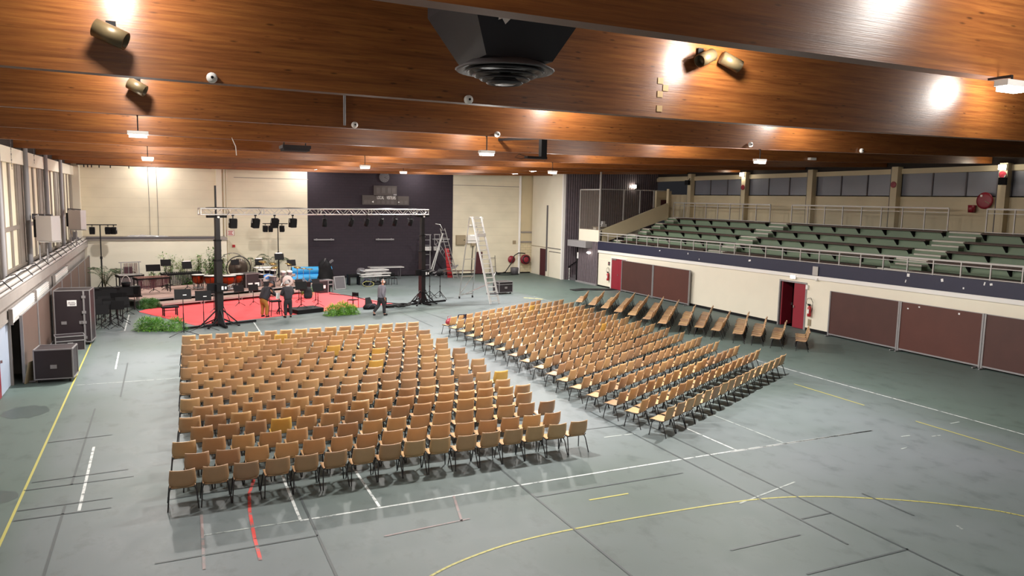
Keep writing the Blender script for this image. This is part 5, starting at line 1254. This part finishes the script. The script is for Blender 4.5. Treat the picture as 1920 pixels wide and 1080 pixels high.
for k, (z, s) in enumerate([(.62,1.),(.78,1.05),(1.0,.9)]):
    MB().bar((-1*s,-.4,z),(1*s,-.4,z+.03),.07).bar((-1*s,.4,z),(1*s,.4,z+.03),.07).bar((-1*s,-.4,z),(-1*s,.4,z),.06).bar((1*s,-.4,z+.03),(1*s,.4,z+.03),.06).bar((-1*s,-.4,z),(.4*s,.4,z+.02),.045).bar((.9*s,-.4,z+.02),(-.2,.4,z),.045).build('frame', M['alu_white'], t)
for x in (-.55,0,.55):
    MB().bar((x,-.3,.22),(x,-.3,.62),.06).bar((x,.3,.22),(x,.3,.62),.06).build('upright', M['greydark'], t)
for x in (-.6,.6): MB().cyl((x,-.35,.08),(x,-.3,.08),.08).cyl((x,.3,.08),(x,.35,.08),.08).build('castor', M['rubber'], t)
t = thing('equipment_box', 'black boxy stool left of the folded scaffold frames', 'box', (11.75,50.6,0)); MB().box(-.4,.4,-.3,.3,.62,.72).box(-.4,-.28,-.3,.3,0,.62).box(.28,.4,-.3,.3,0,.62).build('body', M['black'], t); MB().lathe([(.001,.72),(.3,.74),(.32,.95),(.2,1.12),(.001,1.15)], Matrix.Translation((.55,.1,0)), 12).build('bundle', M['greydark'], t)
t = thing('cable_coil', 'loose coil of grey and yellow cable before the folded scaffold', 'cable', (12.35,49.4,0)); MB().tube([(.28*cos(a)+.03*sin(3*a),.1*sin(a),.26+.24*sin(a)) for a in [2*PI*i/18 for i in range(18)]], .05, 6, closed=True).build('coil', M['navy'], t); MB().tube([(.38*cos(a)+.1,-.08+.08*sin(a),.18+.16*sin(a)) for a in [2*PI*i/18 for i in range(18)]], .018, 6, closed=True).build('yellow_coil', mat('yellow_cable','#a8a45e',.5), t)
def cafe_chair(x, y, rz, label):
    t = thing('chair', label, 'chair', (x,y,0), rz); MB().box(-.2,.2,-.2,.2,.43,.46).build('seat', M['black'], t); MB().shell([[(-.21+.07*j,-.2-.02*abs(j-3)/3*-1,.62+.05*i) for j in range(7)] for i in range(5)], [[(-.21+.07*j,-.22,.62+.05*i) for j in range(7)] for i in range(5)]).build('backrest', M['black'], t)
    for s in (-1,1):
        MB().bar((s*.2,-.2,.83),(s*.2,-.22,0),.025).build('leg', M['blackmetal'], t); MB().bar((s*.2,.18,.44),(s*.21,.22,0),.025).build('leg', M['blackmetal'], t)
    MB().bar((-.2,.19,.43),(.2,.19,.43),.02).bar((-.2,-.2,.43),(.2,-.2,.43),.02).build('frame', M['blackmetal'], t)
cafe_chair(13.75,50.1,2.6,'black chair right of the folded scaffold, left of two'); cafe_chair(14.35,50.0,3.3,'black chair right of the folded scaffold, right of two'); cafe_chair(9.25,40.0,2.2,'single black chair at the carpet edge right of the green fern')
t = thing('camera_bag', 'black bag with open flap on floor right of the single chair', 'bag', (10.05,39.4,0), .4)
MB().lathe([(.001,0),(.38,.0),(.42,.12),(.3,.26),(.001,.3)], Matrix.Diagonal((1.1,.6,1,1)), 14).build('bag_body', M['black'], t); MB().add([(-.35,.0,.24),(.2,.05,.28),(.05,.1,.62),(-.28,.08,.6)],[(0,1,2,3),(3,2,1,0)]).build('flap', M['rubber'], t); MB().tube([(-.3,-.2,.1),(-.1,-.3,.3),(.2,-.28,.12)], .02, 5).build('strap', M['navy'], t)
t = thing('cable_heap', 'heap of black cable and clamps left of the right mast', 'cable', (11.6,39.6,0))
for q in range(5): MB().tube([((.4+.08*q)*cos(a+q)*(1+.2*sin(3*a+q)),.28*sin(a+q)-.1*q,.03+.06*abs(sin(2*a+q))+.03*q) for a in [2*PI*i/16 for i in range(16)]], .03, 5, closed=True).build('cable_loop', M['cable'], t)
MB().box(-.75,-.62,-.1,.05,0,.55).box(-.75,-.2,-.1,.0,0,.08).build('clamp', M['black'], t)
tag(MB().tube([(9.2,46.0,.03),(9.9,45.3,.02),(10.4,44.2,.03),(10.6,43.0,.02),(11.1,41.6,.02),(11.9,40.8,.02),(12.6,40.2,.03)], .035, 6).build('floor_cable', M['cable']), 'black cable on the floor from the risers to the right mast', 'cable')
t = thing('podium', 'low black conductor podium at the carpet edge', 'podium', (6.62,39.25,0), .38); MB().box(-.75,.75,-.52,.52,.0,.2).build('base', M['black'], t); MB().box(-.77,.77,-.54,.54,.2,.225).build('top', M['rubber'], t)
t = thing('coat', 'dark coat hanging from a music stand above the podium', 'coat', (6.85,39.8,.62))
MB().lathe([(.001,.62),(.12,.6),(.2,.45),(.22,.2),(.2,.05),(.12,.0),(.001,.03)], Matrix.Rotation(.2,4,'Z') @ Matrix.Diagonal((1.1,.45,1,1)), 14).build('fabric', M['jacket'], t)
t = thing('flute_case', 'black rectangular bag standing on a stand behind podium', 'bag', (7.45,44.2,.5), .3); MB().box(-.3,.3,-.1,.1,0.0,.5).build('bag_body', M['black'], t); MB().tube([(-.12,0,.5),(-.08,0,.58),(.08,0,.58),(.12,0,.5)], .015, 5).build('handle', M['cardtan'], t); MB().bar((-.25,0,0),(-.28,0,-.5),.03).bar((.25,0,0),(.28,0,-.5),.03).build('leg', M['blackmetal'], t)
def bench_stool(x, y, rz, label, h=.47):
    t = thing('piano_bench', label, 'bench', (x,y,0), rz); MB().box(-.38,.38,-.17,.17,h-.08,h).build('cushion', M['black'], t)
    for s in (-1,1):
        MB().bar((s*.3,-.13,h-.08),(s*.3,-.13,0),.045).build('leg', M['black'], t); MB().bar((s*.3,.13,h-.08),(s*.3,.13,0),.045).build('leg', M['black'], t)
    MB().bar((-.3,0,.26),(.3,0,.26),.03).build('stretcher', M['black'], t)
bench_stool(.25,40.0,.25,'padded black bench on the carpet left of the mast')
t = thing('bar_stool', 'tall dark stool with papers between the two standing men', 'stool', (5.0,38.4,0), .2)
MB().box(-.26,.26,-.2,.2,.72,.78).build('seat', M['black'], t)
for sx in (-1,1):
    for sy in (-1,1): MB().bar((sx*.22,sy*.16,.72),(sx*.28,sy*.2,0),.028).build('leg', M['blackmetal'], t)
MB().bar((-.26,-.19,.25),(.26,-.19,.25),.02).bar((-.26,.19,.25),(.26,.19,.25),.02).bar((-.26,-.19,.25),(-.26,.19,.25),.02).bar((.26,-.19,.25),(.26,.19,.25),.02).build('footrest', M['blackmetal'], t)
t = thing('low_stand', 'small black folded stand at the feet of the man in black', 'stand', (5.28,39.0,0)); MB().cyl((0,0,.05),(0,0,.8),.03).build('pole', M['blackmetal'], t)
for j in range(3): a = j*2.09; MB().bar((0,0,.35),(.25*cos(a),.25*sin(a),0),.03).build('leg', M['blackmetal'], t)
for k, (x, y) in enumerate([(14.35,42.2),(14.95,42.05)]):
    t = tripod('speaker_tripod', ['black tripod with dark lamp head right of the right mast, left of two','black tripod with dark lamp head right of the right mast, right of two'][k], 'tripod', x, y, 1.55, 0, .62, .028, None, .5+.4*k)
    MB().lathe([(.001,-.22),(.17,-.22),(.18,.1),(.1,.24),(.001,.25)], Matrix.Translation((-.05,0,1.62)) @ Matrix.Rotation(1.25,4,'Y'), 14).build('lamp_head', M['black'], t)
    MB().box(-.3,.3,-.03,.03,1.5,1.54).build('crossbar', M['black'], t)

# ------------------------------------------------------------------ ladders
def ladder_side(b, a, c, w, rungs, wdir, ra=.035, rr=.025):
    """two stiles from a to c spread along wdir and rungs between"""
    a = Vector(a); c = Vector(c); wd = Vector(wdir).normalized()*w/2
    b.bar(a-wd, c-wd, ra*1.6, ra).bar(a+wd, c+wd, ra*1.6, ra)
    for k in range(rungs):
        p = a + (c-a)*((k+.6)/rungs); b.bar(p-wd, p+wd, rr*1.6, rr)
t = thing('platform_ladder', 'tall silver wheeled ladder standing right of the truss', 'ladder', (16.9,40.2,0))
b = MB(); ladder_side(b, (.28,-1.25,0.05), (-.12,.75,4.95), .62, 19, (1,.25,0), .065, .045); b.build('climbing_ladder', M['alu_white'], t)
b = MB(); b.bar((-.75,1.75,.1),(-.48,.95,4.9),.05).bar((.2,2.0,.1),(.1,1.05,4.2),.05)
for z, f in ((.25,.03),(1.35,.26),(2.4,.48),(3.5,.70),(4.35,.88)): b.bar((-.75+.27*f,1.75-.8*f,z),(.2-.1*f,2.0-.9*f,z),.045)
b.bar((-.72,1.7,.3),(.12,1.8,1.35),.03).bar((-.75,1.75,.12),(.3,-.6,1.2),.03); b.build('support_frame', M['alu'], t)
b = MB(); b.box(-.42,.3,.3,.95,3.82,3.88).box(-.42,.3,.28,.3,3.82,4.0); b.build('platform', M['alu_white'], t)
b = MB(); 
for z in (4.45,4.92): b.bar((-.45,.95,z),(.2,1.05,z),.035).bar((-.45,.95,z),(-.42,.7,z),.035)
b.tube([(.3,1.0,4.92),(.42,1.05,4.85),(.40,1.05,4.6)], .02, 5); b.build('guard_rail', M['alu_white'], t)
for x, y in ((-.75,1.75),(.2,2.0)): MB().cyl((x-.03,y,.07),(x+.03,y,.07),.07,n=12).build('castor', M['rubber'], t)
b = MB(); b.box(-.08,.6,-1.0,-.8,.55,.62); b.build('stabiliser', M['greydark'], t)
t = thing('step_ladder', 'silver double step ladder with hoop top before the dark wall', 'ladder', (19.0,52.7,0))
b = MB(); ladder_side(b, (1.0,0,0), (-.05,.2,3.75), .42, 13, (1,.35,0), .04, .03); b.tube([(-.12,.0,3.7),(-.3,.0,4.05),(-.65,.05,4.1)], .025, 5); b.build('climbing_ladder', M['alu'], t)
b = MB(); b.bar((-1.15,-.35,.6),(-.1,0,3.4),.06).bar((-.75,.35,.5),(0,.2,3.4),.06).bar((-.6,-.1,2.0),(-.35,.2,2.0),.03).bar((-.35,-.1,2.7),(-.1,.2,2.7),.03); b.build('support_legs', M['alu_white'], t)
b = MB(); b.box(-.3,.25,-.1,.3,2.75,2.8); b.build('platform', M['galv'], t)
t = thing('ladder', 'red narrow ladder board leaning on the step ladder', 'ladder', (19.9,53.5,0)); b = MB(); b.add([(-.28,-.02,0),(.12,-.02,0),(-.1,.3,2.2),(-.42,.3,2.2),(-.28,.03,0),(.12,.03,0),(-.1,.35,2.2),(-.42,.35,2.2)],[(0,1,2,3),(7,6,5,4),(0,4,5,1),(1,5,6,2),(2,6,7,3),(3,7,4,0)]); b.build('board', M['redlight'], t)
b = MB()
for k in range(7): z = .25+.27*k; b.box(-.30-.02*k,.1-.02*k,-.05+.04*k,-.02+.04*k,z,z+.04)
b.build('rung', M['red'], t)
t = thing('mobile_stair', 'silver mobile stair frame lying against the dark wall', 'ladder', (18.35,54.5,0))
b = MB(); b.bar((-.45,0,0),(-.2,.1,3.2),.07).bar((.2,0,0.1),(.22,.1,3.2),.07).bar((-.25,.1,3.2),(.3,.1,3.2),.06)
for z in (.9,1.7,2.4,2.8): b.bar((-.45+.07*z,.03*z,z),(.2,.03*z,z),.04)
b.build('upright_frame', M['galv'], t)
b = MB(); ladder_side(b, (.55,-.2,2.7), (2.0,-.2,.65), .3, 8, (.6,.2,.8), .05, .03); b.bar((.55,0,3.2),(.55,0,2.4),.04).bar((.95,0,3.2),(.95,0,2.4),.04).bar((.5,0,3.22),(1.0,0,3.22),.06); b.build('stair_flight', M['galv'], t)
MB().box(-.3,.25,-.1,.2,2.0,2.3).box(.5,.95,-.1,.2,2.0,2.3).build('tread_plate', M['alu_white'], t)
MB().bar((-.5,-.25,.05),(2.4,-.25,.85),.1).bar((.4,-.5,.1),(2.2,-.5,.75),.07).build('base_rail', M['galv'], t)
t = thing('wooden_bench', 'long brown bench in front of the step ladder', 'bench', (20.3,53.0,0), -.06); MB().box(-1.35,1.35,-.2,.2,.52,.57).build('seat', M['boardwarm'], t)
for x in (-1.1,0,1.1): MB().bar((x,-.15,.52),(x,-.15,0),.04).bar((x,.15,.52),(x,.15,0),.04).bar((x,-.15,.3),(x,.15,.3),.03).build('leg', M['greydark'], t)

# ------------------------------------------------------------------ plants
def leaf(b, p, d, L, w, mi=0, droop=.3):
    d = Vector(d).normalized(); s = d.cross(Vector((0,0,1))); s = s.normalized() if s.length > .05 else Vector((1,0,0))
    p = Vector(p); m = p + d*L*.5 + Vector((0,0,-droop*L*.1)); e = p + d*L + Vector((0,0,-droop*L*.45))
    b.add([p, m - s*w/2, e, m + s*w/2], [(0,1,2,3)], mi)
def bush(x, y, z, h, r, label, m, n=240, seed=1, lw=.05, base=.25, name='leafy_shrub'):
    q = random.Random(seed); t = thing(name, label, 'plant', (x,y,z))
    MB().lathe([(.001,0),(.16,0),(.2,.3),(.17,.3),(.15,.27),(.001,.27)], None, 12).build('pot', M['pot'], t)
    bs = MB(); bl = MB()
    for k in range(11):
        a = q.uniform(0,2*PI); rr = r*q.uniform(.25,1); top = Vector((rr*cos(a), rr*sin(a), h*q.uniform(.6,1)))
        mid = Vector((top.x*.35, top.y*.35, top.z*.55)); bs.tube([(0,0,.25), mid, top], [.014,.01,.004], 4)
        for i in range(int(n/11*2.6)):
            f = q.uniform(base,1.02); p = mid*(2*f) if f < .5 else mid + (top-mid)*(2*f-1)
            d = Vector((q.gauss(0,1), q.gauss(0,1), q.gauss(.25,.6))); p = p + d.normalized()*q.uniform(0,.12)
            leaf(bl, p, d, q.uniform(.11,.2), lw*q.uniform(1.3,2.2), q.randint(0,1), .4)
    bs.build('stem', M['stem'], t); bl.build('foliage', m, t)
def palm(x, y, z, h, r, label, seed=1, nf=17):
    q = random.Random(seed); t = thing('potted_palm', label, 'plant', (x,y,z))
    MB().lathe([(.001,0),(.15,0),(.18,.28),(.15,.28),(.14,.25),(.001,.25)], None, 12).build('pot', M['pot'], t)
    bs = MB(); bl = MB()
    for k in range(nf):
        a = 2*PI*k/nf + q.uniform(-.2,.2); R_ = r*q.uniform(.7,1.1); hh = h*q.uniform(.75,1.05)
        pts = []
        for i in range(9):
            f = i/8; pts.append(Vector((R_*cos(a)*f**1.3, R_*sin(a)*f**1.3, .25 + (hh-.25)*(1.75*f-.95*f*f)/(.8))))
        bs.tube(pts, .008, 4)
        for i in range(2,9):
            tdir = (pts[i]-pts[i-1]).normalized(); sd = tdir.cross(Vector((0,0,1))).normalized()
            for s in (-1,1):
                for e in (0,.5): leaf(bl, pts[i-1].lerp(pts[i],e), sd*s+tdir*.7, .3*(1-.5*abs(i/8-.55)), .055, 0, 1.0)
    bs.build('stem', M['stem'], t); bl.build('foliage', M['palm'], t)
palm(-3.15,50.4,0,1.5,.95,'potted palm in the corner below the left light stand',3)
palm(-2.15,50.9,0,1.35,.75,'potted palm between the corner palm and the tubular bells',4,15)
palm(5.4,52.9,0,1.9,1.1,'palm behind the drums, left of the tall light stand',5,16)
palm(7.0,53.9,0,1.7,1.0,'palm behind the drums, right of the tall light stand',6,14)
LV = [M['leaf'],M['leafpale']]
bush(.35,51.2,.0,2.25,.55,'leafy shrub behind the xylophone, leftmost of the row',LV,170,11)
bush(1.2,51.4,.0,1.95,.6,'pale leafy shrub, second of the row behind the stage',[M['leafpale'],M['leafpale']],150,12)
bush(2.05,51.3,.0,2.15,.6,'leafy shrub, third of the row behind the kettledrums',[M['leafpale'],M['leaf']],280,13)
bush(2.75,51.0,.0,2.55,.55,'tallest leafy shrub, left of the mast behind the kettledrums',[M['leaf'],M['leaf']],330,14,.055)
bush(3.4,51.3,.0,2.1,.5,'leafy shrub between the mast and the gong',LV,200,15)
bush(-.55,50.4,.0,1.2,.5,'low grey-green shrub right of the tubular bells',[M['palm'],M['leafpale']],200,16,.06)
bush(1.35,49.9,.0,1.05,.7,'low dark shrub under the keyboards left of the kettledrums',[M['fernblue'],M['leaf']],260,17,.07,.05)
def fern(x, y, z, lumps, label, m, seed=1):
    q = random.Random(seed); t = thing('fern_clump', label, 'plant', (x,y,z)); bl = MB()
    for (cx, cy, r, h) in lumps:
        for k in range(900):
            a = q.uniform(0,2*PI); el = math.acos(q.uniform(0,1)); d = Vector((sin(el)*cos(a), sin(el)*sin(a), cos(el)*h/r))
            p = Vector((cx,cy,.02)) + Vector((d.x*r,d.y*r,d.z*r))*q.uniform(.55,.86)
            leaf(bl, p, d*.8+Vector((q.gauss(0,.35),q.gauss(0,.35),q.gauss(.15,.3))), q.uniform(.12,.26), q.uniform(.015,.035), q.randint(0,len(m)-1), .8)
    bl.build('fronds', m, t)
    b = MB()
    for (cx,cy,r,h) in lumps: b.lathe([(r*.5,0),(r*.52,h*.3),(r*.3,h*.5),(.001,h*.55)], Matrix.Translation((cx,cy,0)), 10)
    b.build('core', M['leaf'], t)
fern(-.85,43.0,0,[(0,0,.5,.55),(.3,.1,.42,.5)],'dark green fern clump at the far left corner of the carpet',[M['fernblue']],21)
fern(-.45,35.9,0,[(-.3,.15,.55,.62),(.15,-.05,.5,.6)],'long green fern clump near the left mast, left half',[M['fern'],M['fernblue']],22)
fern(.42,35.55,0,[(.0,0,.52,.62)],'green fern clump near the left mast, right one by the tall music stand',[M['fern'],M['fernblue']],23)
fern(8.15,37.8,0,[(-.42,.0,.5,.6),(.1,.1,.5,.72),(.55,.15,.42,.5)],'bright green fern clump right of the podium',[M['fern']],24)
fern(7.6,44.5,.22,[(0,0,.35,.6)],'small yellow green fern on the front riser behind podium',[M['fern']],25)
# ------------------------------------------------------------------ people
def skinned(name, nodes, edges, root, m, parent, sub=1, flat=None):
    keys = list(nodes); idx = {k: i for i, k in enumerate(keys)}
    me = bpy.data.meshes.new(name); me.from_pydata([nodes[k][0] for k in keys], [(idx[a],idx[b_]) for a, b_ in edges], [])
    o = bpy.data.objects.new(name, me); COL.objects.link(o)
    sk = o.modifiers.new('skin','SKIN'); sk.use_smooth_shade = True
    if not me.skin_vertices: 
        me.skin_vertices.new() if hasattr(me.skin_vertices,'new') else None
    lay = me.skin_vertices[0].data
    for k in keys:
        r = nodes[k][1]; r = r if isinstance(r, tuple) else (r, r)
        lay[idx[k]].radius = r; lay[idx[k]].use_root = (k == root)
    ss = o.modifiers.new('sub','SUBSURF'); ss.levels = sub; ss.render_levels = sub
    bpy.context.view_layer.update()
    dg = bpy.context.evaluated_depsgraph_get()
    me2 = bpy.data.meshes.new_from_object(o.evaluated_get(dg)); me2.name = name
    bpy.data.objects.remove(o); me2.materials.clear(); me2.materials.append(m)
    for p in me2.polygons: p.use_smooth = True
    return link(name, me2, parent)
def person(label, loc, rz, J, mats, hair, scale=1., group=None, jacket_hem=.0):
    """J: joint positions (local, facing +Y). left limbs have suffix l, right r"""
    t = thing('person', label, 'person', loc, rz)
    N = {}; E_ = []
    V = lambda k: Vector(J[k])
    hd = (V('head')-V('neck')).normalized(); fwd = V('face').normalized() if 'face' in J else Vector((0,1,0))
    N['pelvis'] = (V('pelvis'), (.135,.115)); N['waist'] = (V('pelvis').lerp(V('chest'),.45), (.125,.1)); N['chest'] = (V('chest'), (.155,.115)); N['neckb'] = (V('neck'), .06)
    N['neckt'] = (V('neck')+hd*.07, .055); N['jaw'] = (V('head')-hd*.05+fwd*.02, .09); N['skull'] = (V('head')+hd*.03, .115); N['crown'] = (V('head')+hd*.095, .085)
    E_ += [('pelvis','waist'),('waist','chest'),('chest','neckb'),('neckb','neckt'),('neckt','jaw'),('jaw','skull'),('skull','crown')]
    rt_ = fwd.cross(hd).normalized()
    N['nose'] = (V('head')+fwd*.115-hd*.01, .014); E_.append(('skull','nose'))
    for s, q in ((-1,'l'),(1,'r')):
        N['ear'+q] = (V('head')+rt_*s*.108, .016); E_.append(('skull','ear'+q))
        N['sh'+q] = (V('sh'+q), .065); N['el'+q] = (V('el'+q), .045); N['wr'+q] = (V('wr'+q), .03)
        E_ += [('chest','sh'+q),('sh'+q,'el'+q),('el'+q,'wr'+q)]
        hdir = (V('wr'+q)-V('el'+q)).normalized() if 'ha'+q not in J else (V('ha'+q)-V('wr'+q)).normalized()
        palm_ = V('wr'+q)+hdir*.07; N['palm'+q] = (palm_, (.03,.02)); E_.append(('wr'+q,'palm'+q))
        side = hdir.cross(Vector((0,1,0))); side = side.normalized() if side.length > .2 else hdir.cross(Vector((0,0,1))).normalized()
        curl = hdir.cross(side)
        for f in range(4):
            L = (.075,.085,.08,.06)[f]; b0 = palm_+hdir*.03+side*(.011*(f-1.5)*1.9); 
            N['f%d0%s'%(f,q)] = (b0, .0095); N['f%d1%s'%(f,q)] = (b0+hdir*L*.55+curl*.008, .0085); N['f%d2%s'%(f,q)] = (b0+hdir*L*.9+curl*.03, .007)
            E_ += [('palm'+q,'f%d0%s'%(f,q)),('f%d0%s'%(f,q),'f%d1%s'%(f,q)),('f%d1%s'%(f,q),'f%d2%s'%(f,q))]
        N['t0'+q] = (palm_-hdir*.03+side*s*.03, .011); N['t1'+q] = (palm_+hdir*.02+side*s*.052, .009); E_ += [('palm'+q,'t0'+q),('t0'+q,'t1'+q)]
        N['hp'+q] = (V('hp'+q), .085); N['kn'+q] = (V('kn'+q), .055); N['an'+q] = (V('an'+q), .038); N['toe'+q] = (V('toe'+q), .03)
        E_ += [('pelvis','hp'+q),('hp'+q,'kn'+q),('kn'+q,'an'+q),('an'+q,'toe'+q)]
    skinned('body', N, E_, 'pelvis', M['skin'], t, 1)
    # upper garment
    g = {}; ge = []
    bulk = mats.get('bulk', 1.)
    g['hem'] = (V('pelvis')+Vector((0,0,-.04)), (.185*bulk,.15*bulk)); g['waist'] = (V('pelvis').lerp(V('chest'),.45), (.175*bulk,.145*bulk)); g['chest'] = (V('chest'), (.19*bulk,.15*bulk)); g['collar'] = (V('neck')+hd*.0, .08)
    ge += [('hem','waist'),('waist','chest'),('chest','collar')]
    for q in 'lr':
        g['sh'+q] = (V('sh'+q), .088*bulk); g['el'+q] = (V('el'+q), .064*bulk); g['wr'+q] = (V('wr'+q)*.97+V('el'+q)*.03, .044)
        ge += [('chest','sh'+q),('sh'+q,'el'+q),('el'+q,'wr'+q)]
    skinned(mats['topname'], g, ge, 'waist', M[mats['top']], t, 1)
    g = {'top': (V('pelvis')+Vector((0,0,.1)), (.175,.15)), 'seat': (V('pelvis')-Vector((0,0,.03)), (.18,.16))}; ge = [('top','seat')]
    for q in 'lr':
        g['th'+q] = (V('hp'+q).lerp(V('kn'+q),.42), .12); g['kn'+q] = (V('kn'+q), .1); g['cuff'+q] = (V('an'+q)*.97+V('kn'+q)*.03, .075); ge += [('seat','th'+q),('th'+q,'kn'+q),('kn'+q,'cuff'+q)]
    skinned('trousers', g, ge, 'seat', M[mats['legs']], t, 1)
    for q in 'lr':
        a, b_ = V('an'+q), V('toe'+q); heel = a + (a-b_)*.25; heel.z = b_.z
        skinned('shoe', {'h': (heel, .042), 'm': (a.lerp(b_,.4)*1.0-Vector((0,0,(a.lerp(b_,.4)).z-b_.z-.012)), .05), 't': (b_, .042)}, [('h','m'),('m','t')], 'm', M['black'], t, 1)
    if hair:
        mname, low, rr = hair
        rot = Vector((0,0,1)).rotation_difference(hd).to_matrix().to_4x4()
        Mx = Matrix.Translation(V('head')-fwd*.012+hd*.02) @ rot
        prof = [(rr*cos(a), rr*1.12*sin(a)) for a in [low+(PI/2-low)*i/6 for i in range(7)]]; prof[-1] = (.001, rr*1.12)
        MB().lathe(prof, Mx, 16).build('cap' if mname == 'hairdark' else 'hair', M[mname], t)
    return t
# man bending over the stool, seen from behind
J = dict(pelvis=(0,-.12,.93), chest=(0,.16,1.30), neck=(0,.30,1.46), head=(0,.42,1.60), face=(0,.85,-.5),
  shl=(-.2,.17,1.36), shr=(.2,.17,1.36), ell=(-.27,.36,1.12), elr=(.27,.36,1.12), wrl=(-.2,.58,1.0), wrr=(.17,.60,.98), hal=(-.17,.68,.96), har=(.14,.7,.93),
  hpl=(-.1,-.10,.87), hpr=(.1,-.10,.87), knl=(-.13,-.02,.48), knr=(.12,.0,.48), anl=(-.14,-.08,.08), anr=(.13,-.06,.08), toel=(-.16,.10,.04), toer=(.15,.12,.04))
person('man in dark jacket, cap and ochre trousers bending over the tall stool', (4.5,38.2,0), rad(-52), J, dict(topname='jacket', top='jacket', legs='ochre', bulk=1.5), ('hairdark',-.1,.112))
J = dict(pelvis=(0,-.02,.96), chest=(0,.02,1.36), neck=(0,.06,1.53), head=(0,.11,1.68), face=(0,.92,-.38),
  shl=(-.2,.02,1.44), shr=(.2,.02,1.44), ell=(-.29,.06,1.16), elr=(.29,.06,1.16), wrl=(-.16,.26,1.06), wrr=(.14,.27,1.05), hal=(-.08,.34,1.05), har=(.06,.35,1.03),
  hpl=(-.1,-.01,.9), hpr=(.1,-.01,.9), knl=(-.12,.02,.5), knr=(.12,.02,.5), anl=(-.14,-.04,.08), anr=(.13,-.04,.08), toel=(-.17,.14,.04), toer=(.17,.14,.04))
p2 = person('grey-haired person in black clothes standing behind the stool, back to the hall', (5.52,37.75,0), rad(14), J, dict(topname='jacket', top='jacket', legs='trousers', bulk=1.32), ('hairgrey',-.55,.118))
skinned('scarf', {'a': (Vector((-.08,.03,1.53)), .06), 'b': (Vector((0,-.04,1.53)), .07), 'c': (Vector((.09,.03,1.53)), .06), 'd': (Vector((.03,.12,1.52)), .05)}, [('a','b'),('b','c'),('c','d')], 'b', M['spkgrey'], p2, 1)
tag(MB().box(-.11,.11,-.004,.004,-.15,.15).build('sheet_of_paper', M['paper'], None, (5.12,38.25,1.02), .4), 'white sheet of paper held up between the two men', 'paper')
# walking man, mid-stride toward the right
J = dict(pelvis=(0,0,.95), chest=(0,.05,1.37), neck=(0,.08,1.55), head=(0,.11,1.71), face=(0,.98,-.1),
  shl=(-.2,.05,1.46), shr=(.2,.05,1.46), ell=(-.26,.10,1.15), elr=(.26,-.05,1.16), wrl=(-.24,.27,.97), wrr=(.27,.05,.92),
  hpl=(-.1,.0,.89), hpr=(.1,.0,.89), knl=(-.1,-.10,.5), knr=(.1,.12,.49), anl=(-.1,-.38,.17), anr=(.1,.12,.08), toel=(-.1,-.27,.05), toer=(.1,.31,.04))
p3 = person('bald man in grey sweater and black trousers walking toward the right mast', (10.0,37.0,0), rad(-78), J, dict(topname='sweater', top='sweater', legs='trousers', bulk=1.35), None)
MB().tube([(.118*cos(a),.1,1.72+.135*sin(a)) for a in [PI*i/10 for i in range(11)]], .012, 6).lathe([(.001,0),(.04,0),(.04,.025),(.001,.025)], Matrix.Translation((.105,.1,1.71)) @ Matrix.Rotation(PI/2,4,'Y'), 10).lathe([(.001,0),(.045,0),(.045,.03),(.001,.03)], Matrix.Translation((-.135,.1,1.71)) @ Matrix.Rotation(PI/2,4,'Y'), 10).build('headphones', M['white'], p3)

# ------------------------------------------------------------------ world and view
w = bpy.data.worlds.new('world'); SC.world = w; w.use_nodes = True
w.node_tree.nodes['Background'].inputs['Color'].default_value = (.5,.5,.55,1); w.node_tree.nodes['Background'].inputs['Strength'].default_value = .02
SC.view_settings.view_transform = 'Standard'; SC.view_settings.look = 'None'; SC.view_settings.gamma = 1
SC.view_settings.use_curve_mapping = False; SC.view_settings.exposure = 0.75
SC.cycles.use_denoising = True
SC.cycles.max_bounces = 8; SC.cycles.diffuse_bounces = 5; SC.cycles.glossy_bounces = 3; SC.cycles.transparent_max_bounces = 12
SC.cycles.sample_clamp_indirect = 6; SC.cycles.caustics_reflective = False; SC.cycles.caustics_refractive = False
bpy.context.view_layer.update()
